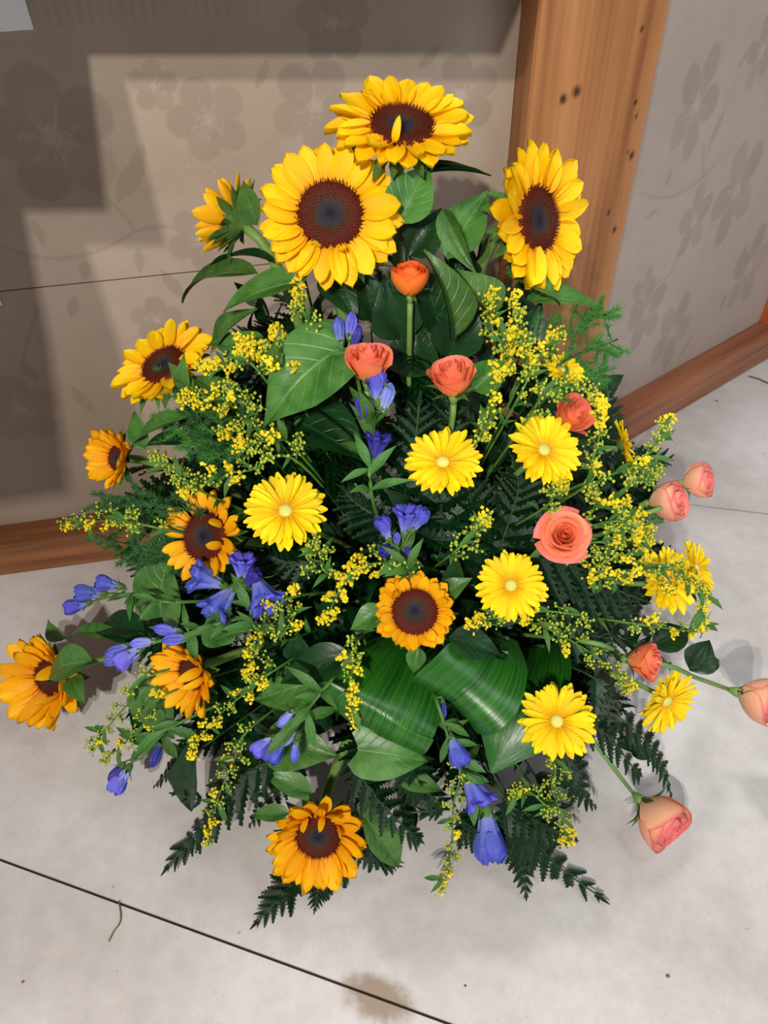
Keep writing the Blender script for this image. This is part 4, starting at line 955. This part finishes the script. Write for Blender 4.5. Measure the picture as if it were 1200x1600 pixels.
GR = [
 # path, bloom, spread, nb, label
 ([(490, 530), (465, 480), (468, 440)], .5, 30, 8, 'goldenrod tip under the largest sunflower, left of its stem'),
 ([(780, 590), (770, 520), (765, 455)], .5, 34, 11, 'upright goldenrod plume below the sunflower beside the post'),
 ([(810, 600), (812, 530), (800, 462)], .45, 34, 11, 'second goldenrod plume below the sunflower beside the post, nearer the post'),
 ([(760, 640), (785, 575), (800, 535)], 1, 34, 9, 'bright goldenrod tuft to the upper right of the pale coral rose'),
 ([(800, 640), (840, 560), (872, 522)], .6, 26, 9, 'goldenrod spray reaching toward the post above the small gerbera'),
 ([(460, 610), (420, 560), (375, 535)], 1, 46, 11, 'bright goldenrod plume above left of the heart leaf'),
 ([(450, 590), (440, 545), (430, 515)], .9, 34, 8, 'goldenrod tip touching the top of the heart leaf'),
 ([(420, 600), (360, 570), (312, 575)], .9, 30, 9, 'goldenrod spray right of the upper left sunflower'),
 ([(400, 650), (350, 625), (280, 620)], .8, 40, 12, 'goldenrod spray across the asparagus fern at left'),
 ([(440, 660), (390, 660), (345, 680)], .3, 34, 9, 'budded goldenrod spray below the asparagus fern at left'),
 ([(470, 710), (415, 690), (370, 700)], .9, 36, 8, 'dense goldenrod tuft left of the dark folded leaf'),
 ([(470, 725), (390, 735), (330, 745), (285, 770)], .4, 40, 14, 'long goldenrod branch above the leftmost gerbera'),
 ([(320, 770), (280, 740), (240, 712)], .2, 24, 8, 'thin budded goldenrod beside the half closed sunflower'),
 ([(270, 830), (200, 815), (140, 815), (98, 822)], .4, 34, 15, 'goldenrod reaching left across the left base rail'),
 ([(640, 890), (590, 880), (545, 900), (505, 975)], .75, 44, 15, 'arching goldenrod left of the small sunflower'),
 ([(520, 900), (500, 870), (490, 845)], .2, 40, 9, 'budded goldenrod below the leftmost gerbera'),
 ([(560, 1000), (550, 1050), (552, 1130)], .8, 26, 12, 'goldenrod hanging over the broad folded leaf'),
 ([(470, 930), (420, 960), (400, 1000), (385, 1060)], .5, 34, 13, 'goldenrod falling right of the lower left gentians'),
 ([(440, 1040), (400, 1070), (340, 1120), (295, 1180)], .75, 32, 14, 'goldenrod hanging across the cupped lower left sunflower'),
 ([(400, 1130), (365, 1190), (340, 1250), (322, 1322)], .35, 30, 14, 'long goldenrod hanging to the floor left of the lowest sunflower'),
 ([(250, 1050), (200, 1100), (165, 1140), (140, 1172)], .25, 26, 12, 'shaded goldenrod low on the left beside the floor'),
 ([(270, 1080), (230, 1130), (190, 1165), (160, 1190)], .25, 24, 10, 'lower of the two shaded goldenrod sprays at left floor'),
 ([(715, 1180), (708, 1260), (705, 1330), (688, 1395)], .4, 24, 14, 'goldenrod trailing to the floor left of the large blue bloom'),
 ([(850, 1170), (862, 1230), (878, 1280), (885, 1320)], .3, 30, 12, 'goldenrod trailing under the lowest gerbera'),
 ([(820, 970), (890, 1000), (950, 1040), (985, 1080)], .4, 36, 14, 'goldenrod arching beneath the coral rose that points right'),
 ([(900, 960), (850, 955), (780, 965), (735, 970)], .5, 34, 12, 'goldenrod across the bottom of the gerbera below the widest rose'),
 ([(700, 870), (735, 840), (760, 805)], .2, 30, 8, 'small budded goldenrod right of the central gentian cluster'),
 ([(820, 660), (850, 620), (900, 600), (940, 640)], .3, 34, 12, 'goldenrod arching over the coral rose on the right'),
 ([(900, 770), (925, 720), (938, 670), (932, 625)], .4, 24, 11, 'upright goldenrod right of the coral rose beside the rail'),
 ([(940, 790), (985, 740), (1020, 700), (1043, 652)], .4, 28, 13, 'goldenrod plume pointing up in front of the right rail'),
 ([(840, 800), (860, 770), (880, 755)], .7, 34, 8, 'goldenrod tuft directly above the widest rose'),
 ([(900, 760), (930, 790), (985, 800), (1020, 845)], .5, 40, 13, 'goldenrod spray above the half hidden right gerbera'),
 ([(910, 850), (950, 860), (1000, 880), (1050, 930)], .6, 40, 14, 'goldenrod spray right of the widest rose, lower of two'),
 ([(930, 820), (980, 830), (1010, 860)], .8, 40, 11, 'bright goldenrod between the widest rose and the pink buds'),
 ([(1000, 890), (1060, 900), (1095, 920), (1100, 950)], .6, 26, 11, 'rightmost goldenrod, curling over the rightmost gerbera'),
 ([(960, 970), (1030, 980), (1080, 985), (1105, 970)], .3, 24, 10, 'thin goldenrod above the rose leaves at right edge'),
 ([(960, 740), (1000, 750), (1030, 735)], .2, 26, 8, 'budded goldenrod below the edge-on gerbera'),
 ([(740, 700), (760, 670), (770, 640)], .15, 24, 7, 'budded goldenrod right of the pale coral rose'),
 ([(450, 1000), (460, 960), (440, 930)], .15, 34, 8, 'budded goldenrod in shade right of the deep blue gentians'),
 ([(850, 1250), (825, 1235), (800, 1240)], .2, 24, 7, 'short budded goldenrod above the fern tip at front right'),
 ([(880, 870), (930, 900), (985, 905)], .4, 38, 10, 'goldenrod directly below right of the widest rose'),
]
for i, (path, bl, sp, nb, lab) in enumerate(GR):
    goldenrod(path, lab, bl, sp, i, .0 if i in (0, 6) else .025, nb)

# ------------------------------------------------------------------ leatherleaf fern fronds
def pinna(seed, teeth=7, mat=M_FERN):
    r = random.Random(seed); v = []; uv = []; f = []
    n = teeth * 2
    for i in range(n + 1):
        u = i / n; env = (.20 * (1 - u) ** .75 + .02) * (1.0 if u > .04 else .55)
        hw = env * (1.12 if i % 2 else .62); z = -.12 * u * u + .02 * sin(u * 8 + seed)
        dx = .045 if i % 2 else 0
        v += [(u + dx, hw, z + .45 * hw), (u, 0, z), (u + dx, -hw, z + .45 * hw)]; uv += [(u, 1), (u, .5), (u, 0)]
    for i in range(n):
        a = i * 3; f += [(a + 1, a + 4, a + 3, a), (a + 2, a + 5, a + 4, a + 1)]
    return mesh('leaflet', v, f, mat, uv, False)
PIN = [pinna(i, t) for i, t in enumerate((7, 8, 6, 7))]
def frond_layout(n=12):
    res = []
    for k in range(n):
        t = .14 + .84 * k / (n - 1); l = .52 * (1 - t) ** .8 + .05
        for sd in (1, -1): res.append((t + .02 * sd, sd, l))
    return res
def fern_detail(path, wpx, label, nrm=(0, .4, .9), seed=0, off=.01, zmin=.012, n=10, t0=.14, group=None):
    rr = random.Random(seed + 1300); P = [at(x, y, off, zmin) for x, y in path]
    b = foam_point(P[0]); vis = spline(P, 8); root = thing('fern_frond', b, label, 'fern', group)
    pre = bez(b, b + Vector((0, 0, .04)), P[0] + (P[0] - P[1]) * .4, P[0], 6); mb = MB()
    allp = pre[:-1] + vis; mb.tube([p - b for p in allp], .0014, 5); obj('stem', mb.mesh('stem', M_DSTEM), root)
    K = len(vis); NN = camdir(*nrm)
    for k in range(n):
        t = k / (n - 1); jf = t * (K - 1) * .98; j = min(int(jf), K - 2); p = vis[j].lerp(vis[j + 1], jf - j); tg = (vis[j + 1] - vis[max(j - 1, 0)]).normalized()
        sd = NN.cross(tg).normalized(); L = px2m(p, wpx * ((1 - t) ** .75 * .9 + .16))
        for s in (1, -1):
            d = (tg * (.62 + .3 * t) + sd * s * (1 - .35 * t) + Vector((0, 0, -.12)) + NN * rr.uniform(-.12, .2)).normalized(); l = L * rr.uniform(.85, 1.1)
            obj('leaflet', rr.choice(PIN), root, T(p - b) @ frame_xz(d, NN) @ Sc(l, l * 1.1, l))
    obj('leaflet', PIN[0], root, T(vis[-1] - (vis[-1] - vis[-3]) * .3 - b) @ frame_xz(vis[-1] - vis[-3], NN) @ Sc(*([px2m(P[-1], wpx * .3)] * 3)))
    return root
FERNS = [
 ([(540, 1320), (480, 1360), (440, 1400), (402, 1440)], 64, 'fern tip pointing front left from under the lowest sunflower', (0, .5, .85)),
 ([(520, 1340), (500, 1380), (492, 1420)], 40, 'short fern tip directly below the lowest sunflower', (0, .5, .85)),
 ([(400, 1200), (340, 1260), (300, 1310), (262, 1355)], 66, 'fern tip pointing front left beside the long hanging goldenrod', (-.2, .5, .85)),
 ([(420, 1190), (370, 1220), (330, 1250), (270, 1240)], 50, 'fern frond spreading left above the floor near front left', (-.2, .5, .85)),
 ([(560, 1210), (600, 1260), (640, 1300), (655, 1312)], 54, 'fern frond right of the lowest sunflower', (.2, .5, .85)),
 ([(560, 1300), (585, 1340), (620, 1352)], 44, 'fern tip under the leaf right of the lowest sunflower', (.2, .5, .85)),
 ([(800, 1255), (828, 1300), (868, 1350), (935, 1400)], 84, 'large fern frond spread on the floor at front right', (0, .5, .85)),
 ([(800, 1280), (815, 1340), (822, 1400)], 52, 'narrow fern tip beside the large front right frond', (0, .5, .85)),
 ([(790, 1250), (850, 1290), (900, 1312)], 60, 'fern frond above the large front right frond', (.1, .5, .85)),
 ([(640, 1190), (660, 1230), (690, 1262), (640, 1270)], 46, 'fern frond in shade below the broad folded leaf', (0, .5, .85)),
 ([(720, 1280), (760, 1310), (800, 1330)], 46, 'fern frond behind the large blue gentian bloom', (0, .5, .85)),
 ([(980, 1130), (1020, 1170), (1040, 1210), (1052, 1260)], 44, 'fern frond curving down toward the drooping pale pink rose', (.3, .4, .85)),
 ([(900, 1120), (950, 1150), (990, 1200), (1000, 1210)], 50, 'fern frond at right above the long rose stem', (.2, .4, .85)),
 ([(860, 900), (930, 930), (990, 960), (1040, 990)], 78, 'glossy fern frond under the goldenrod at right, upper', (.2, .55, .8)),
 ([(860, 960), (920, 990), (980, 1000), (1050, 1040)], 70, 'glossy fern frond behind the coral rose that points right', (.2, .55, .8)),
 ([(840, 870), (910, 890), (960, 920), (1010, 940)], 70, 'glossy fern frond just below the widest rose', (.2, .55, .8)),
 ([(930, 690), (945, 660), (950, 620), (945, 590)], 46, 'dark fern tip rising in front of the right base rail', (.3, .4, .85)),
 ([(880, 680), (915, 690), (945, 680), (965, 650)], 50, 'dark fern tip beside the coral rose at right', (.3, .4, .85)),
 ([(690, 850), (690, 760), (700, 680), (705, 620)], 90, 'fern frond standing behind the middle gerbera', (0, .4, .9)),
 ([(620, 820), (640, 740), (650, 680), (655, 630)], 84, 'fern frond right of the tall gentian', (0, .4, .9)),
 ([(760, 900), (740, 830), (735, 780), (728, 740)], 84, 'fern frond below right of the middle gerbera', (0, .4, .9)),
 ([(640, 860), (590, 810), (560, 790), (540, 770)], 74, 'fern frond in the dark centre right of the leftmost gerbera', (0, .5, .85)),
 ([(780, 860), (800, 800), (810, 760), (800, 720)], 80, 'fern frond left of the widest rose', (.1, .5, .85)),
 ([(830, 840), (790, 860), (740, 870), (700, 880)], 70, 'fern frond above the gerbera below the widest rose', (.1, .5, .85)),
 ([(500, 880), (450, 880), (420, 870), (390, 870)], 56, 'dark fern frond below the leftmost gerbera', (0, .5, .85)),
 ([(380, 900), (345, 800), (350, 780), (335, 775)], 34, 'small dark fern tip over the sunflower left of the leftmost gerbera', (0, .4, .9)),
 ([(1040, 900), (1070, 920), (1100, 930), (1122, 938)], 34, 'fern tip poking out right of the rightmost gerbera', (.2, .5, .85)),
 ([(930, 1060), (950, 1090), (960, 1130), (990, 1150)], 70, 'glossy fern frond between the two lowest gerberas', (.2, .5, .85)),
 ([(880, 1170), (900, 1200), (910, 1240), (930, 1260)], 56, 'fern frond below the lowest gerbera near the floor', (.1, .5, .85)),
 ([(480, 1150), (440, 1210), (410, 1260), (390, 1290)], 54, 'fern frond in shade left of the lowest sunflower', (-.1, .5, .85)),
 ([(300, 1180), (270, 1200), (240, 1230)], 40, 'dark fern tip behind the low left gentian', (-.1, .5, .85)),
]
for i, (p, w, lab, nr) in enumerate(FERNS):
    fern_detail(p, w, lab, nr, i, -.05 if i >= 18 else (-.06 if i in (0, 1, 5) else (-.01 if i > 11 else .0)))
# fronds buried in the shaded inside of the bouquet: alike, one mesh each
def frond_mesh(seed):
    rr = random.Random(seed); mb = MB(); P = bez(Vector((0, 0, 0)), Vector((.35, 0, .12)), Vector((.7, 0, .1)), Vector((1, 0, -.08)), 16); mb.tube(P, .006, 4)
    for (t, sd, l) in frond_layout(11):
        t = min(t, .995); jf = t * 16; j = min(int(jf), 15); p = P[j].lerp(P[j + 1], jf - j); d = Vector((.6 + .4 * t, sd * (1 - .3 * t), -.15 + rr.uniform(-.15, .15))); M = T(p) @ frame_xz(d, Vector((0, 0, 1))) @ Sc(l, l, l)
        src = PIN[rr.randrange(4)]
        mb.add([M @ v.co for v in src.vertices], [tuple(q.vertices) for q in src.polygons], [(.1, .3)] * len(src.vertices))
    return mb.mesh('fern_frond', M_FERN, False)
FM = [frond_mesh(i) for i in range(4)]
NEAR = [((627, 199), 'topmost sunflower'), ((516, 336), 'largest sunflower'), ((838, 343), 'sunflower beside the post'), ((256, 572), 'upper left sunflower'), ((184, 716), 'half closed left sunflower'), ((321, 838), 'sunflower by the leftmost gerbera'), ((80, 1058), 'leftmost sunflower'), ((301, 1052), 'cupped lower left sunflower'), ((648, 956), 'small central sunflower'), ((497, 1306), 'lowest sunflower'), ((692, 722), 'middle gerbera'), ((446, 798), 'leftmost gerbera'), ((850, 703), 'gerbera above the widest rose'), ((798, 915), 'gerbera below the widest rose'), ((870, 1127), 'lowest gerbera'), ((1043, 908), 'half hidden right gerbera'), ((1042, 1096), 'tilted lower right gerbera'), ((573, 566), 'coral rose by the heart leaf'), ((708, 590), 'pale coral rose'), ((1042, 783), 'two pink rose buds'), ((590, 1090), 'broad folded leaf'), ((763, 1300), 'large blue gentian bloom'), ((375, 915), 'deep blue open gentians'), ((625, 830), 'central blue gentian cluster'), ((215, 1185), 'low left gentian')]
def near_phrase(p):
    d = p - CAM; k = d.dot(FWD); x = 600 + FPX * d.dot(RGT) / k; y = 800 - FPX * d.dot(UPV) / k
    return min(NEAR, key=lambda q: (q[0][0] - x) ** 2 + (q[0][1] - y) ** 2)[1]
rr = random.Random(77); cnt = 0
for i in range(110):
    a = rr.uniform(-pi, pi); z = .05 + .78 * rr.random() ** 1.2
    if sin(a) > .35 and rr.random() < .85: continue
    r = float(np.interp(z, _Z, _R)); k = rr.uniform(.28, .5); s = .74 if sin(a) < 0 else .42
    base = Vector((BC[0] + cos(a) * r * k, BC[1] + sin(a) * r * k * s, z * .85)); out = Vector((cos(a), sin(a) * s, rr.uniform(-.15, .55))).normalized()
    L = min(r * rr.uniform(.3, .45), .2) + .03
    tipz = base.z + out.z * L
    if tipz < .03: out.z = (.04 - base.z) / L
    o = obj('fern_frond', rr.choice(FM), None, T(base) @ frame_xz(out, Vector((0, 0, 1)) + Vector((cos(a), sin(a), 0)) * .5) @ Rx(rr.uniform(-.6, .6)) @ Sc(L, L, L))
    tag(o, 'dark fern frond buried in shade behind the ' + near_phrase(base + out * L * .7), 'fern', 'fern fronds inside the bouquet')

# ------------------------------------------------------------------ leafy dark filler stems
DL = [unit_leaf('ovate', .5, .08, .25, M_DLEAF, 400 + i, .15) for i in range(3)]
rr = random.Random(31)
for i in range(72):
    a = rr.uniform(-pi, pi); z = .04 + .62 * rr.random() if i < 46 else rr.uniform(.5, .86)
    if sin(a) > .3 and i < 46: a = -a
    if i >= 46 and sin(a) > .3 and rr.random() < .4: a = -a
    r = float(np.interp(z, _Z, _R)); s = .74 if sin(a) < 0 else .42
    kk = .6 if i >= 46 else (.72 if sin(a) > -.5 else .84); tip = Vector((BC[0] + cos(a) * r * kk, BC[1] + sin(a) * r * kk * s, z)); b = foam_point(tip); pts = bez(b, b.lerp(tip, .3) + Vector((0, 0, .03)), b.lerp(tip, .7) + Vector((0, 0, .02)), tip, 8)
    root = thing('leafy_stem', b, 'dark leafy filler stem deep behind the ' + near_phrase(tip), 'greenery', 'leafy stems inside the bouquet')
    mb = MB(); mb.tube([p - b for p in pts], .0015, 5); obj('stem', mb.mesh('stem', M_DSTEM), root)
    for k in range(7):
        t = .45 + .55 * k / 6; j = min(int(t * 8), 7); p = pts[j].lerp(pts[j + 1], t * 8 - j); d = (tip - b).normalized() * .7 + Vector((rr.uniform(-1, 1), rr.uniform(-1, 1), rr.uniform(-.4, .8))); l = rr.uniform(.03, .055)
        q = p + d.normalized() * l
        if q.z < .015: d.z = abs(d.z)
        obj('leaf', rr.choice(DL), root, T(p - b) @ frame_xz(d, Vector((cos(a), sin(a), .8))) @ Sc(l, l, l))

# ------------------------------------------------------------------ feathery asparagus fern
def asparagus(path, label, wpx=46, seed=0, off=-.01, n=22, mat=M_ASPF, zmin=.02, nd=110):
    rr = random.Random(seed + 2000); P = [at(x, y, off, zmin) for x, y in path]; b = foam_point(P[0]); vis = spline(P, 10); root = thing('asparagus_fern', b, label, 'fern')
    mb = MB(); mb.tube([p - b for p in bez(b, b.lerp(P[0], .4), b.lerp(P[0], .7), P[0], 5)[:-1] + vis], .0011, 5)
    V = []; Fc = []
    K = len(vis)
    for k in range(n):
        t = k / n; jf = t * (K - 2); j = int(jf); p = vis[j].lerp(vis[j + 1], jf - j); tg = (vis[j + 1] - vis[j]).normalized()
        d = (tg * .8 + camdir(rr.uniform(-1, 1), rr.uniform(-.8, .8), rr.uniform(-.5, .6))).normalized(); L = px2m(p, wpx * (1.1 - .6 * t) * rr.uniform(.7, 1.2)); br = bez(p, p + d * L * .4, p + d * L * .8, p + d * L + tg * L * .2, 6); mb.tube([x - b for x in br], .0006, 3, False)
        for i in range(nd):
            s = rr.random() ** .8 * 6; jj = min(int(s), 5); q = br[jj].lerp(br[jj + 1], s - jj) - b
            dv_ = (d * .7 + Vector((rr.gauss(0, 1), rr.gauss(0, 1), rr.gauss(0, 1))) * .6).normalized(); l = rr.uniform(.006, .012); w = dv_.cross(FWD)
            w = w.normalized() * .00045
            m2 = len(V); V += [q - w, q + w, q + dv_ * l]; Fc.append((m2, m2 + 1, m2 + 2))
    obj('stem', mb.mesh('stem', M_DSTEM), root)
    obj('needles', mesh('needles', V, Fc, mat, None, False), root, None, 'stuff')
    return root
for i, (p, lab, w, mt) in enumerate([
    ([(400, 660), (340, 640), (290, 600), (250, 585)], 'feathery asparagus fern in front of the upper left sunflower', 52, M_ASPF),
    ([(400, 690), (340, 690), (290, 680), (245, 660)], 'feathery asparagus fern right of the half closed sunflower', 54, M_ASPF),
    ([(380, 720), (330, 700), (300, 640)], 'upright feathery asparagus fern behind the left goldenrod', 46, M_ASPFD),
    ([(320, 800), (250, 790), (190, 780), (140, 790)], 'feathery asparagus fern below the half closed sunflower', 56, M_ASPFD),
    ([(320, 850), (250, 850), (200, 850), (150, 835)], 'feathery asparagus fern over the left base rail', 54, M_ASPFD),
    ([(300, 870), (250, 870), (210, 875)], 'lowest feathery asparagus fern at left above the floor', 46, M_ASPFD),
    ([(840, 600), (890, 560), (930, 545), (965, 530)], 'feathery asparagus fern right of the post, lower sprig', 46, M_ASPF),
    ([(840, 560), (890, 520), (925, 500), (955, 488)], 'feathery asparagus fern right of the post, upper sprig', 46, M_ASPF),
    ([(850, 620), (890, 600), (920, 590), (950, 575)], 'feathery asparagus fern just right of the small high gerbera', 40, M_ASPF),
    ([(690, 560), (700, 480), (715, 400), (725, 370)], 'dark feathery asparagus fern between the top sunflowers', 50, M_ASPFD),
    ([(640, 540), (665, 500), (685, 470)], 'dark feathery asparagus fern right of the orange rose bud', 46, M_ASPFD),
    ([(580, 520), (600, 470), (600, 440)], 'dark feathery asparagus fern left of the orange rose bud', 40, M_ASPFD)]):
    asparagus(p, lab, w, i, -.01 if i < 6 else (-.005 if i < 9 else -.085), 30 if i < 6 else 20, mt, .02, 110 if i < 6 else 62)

# ------------------------------------------------------------------ bits on the floor
def twig(pxs, r, label):
    P = [on_floor(x, y, .002) for x, y in pxs]; b = P[0]; mb = MB(); mb.tube([p - b for p in spline(P, 6)], r, 6)
    o = obj('twig', mb.mesh('twig', M_TWIG), None, T(b)); tag(o, label, 'twig')
twig([(186, 1408), (189, 1432), (186, 1444), (178, 1455), (170, 1471)], .0011, 'thin bent dry twig on the floor near the front joint at left')
twig([(1170, 588), (1185, 592), (1205, 601)], .0022, 'short dry twig on the floor by the right base rail')
def crumb(px, py, r, mat, label):
    p = on_floor(px, py, r * .5); np.random.seed(int(px)); V = ICO_V * (1 + np.random.uniform(-.3, .3, (12, 1))) * r * np.array([1.3, 1, .6])
    o = obj('crumb', mesh('crumb', V, ICO_F, mat, None, False), None, T(p)); tag(o, label, 'crumb')
crumb(1043, 1525, .0022, M_TWIG, 'brown crumb on the bare floor at front right')
crumb(727, 1540, .0018, M_TWIG, 'brown crumb on the floor right of the stain')
crumb(1168, 1452, .0018, M_GENT, 'tiny blue speck on the floor at far right')
crumb(1120, 626, .003, M_TWIG, 'dark crumb on the floor near the right base rail')
crumb(36, 1534, .0016, M_TWIG, 'dark crumb on the floor at front left')
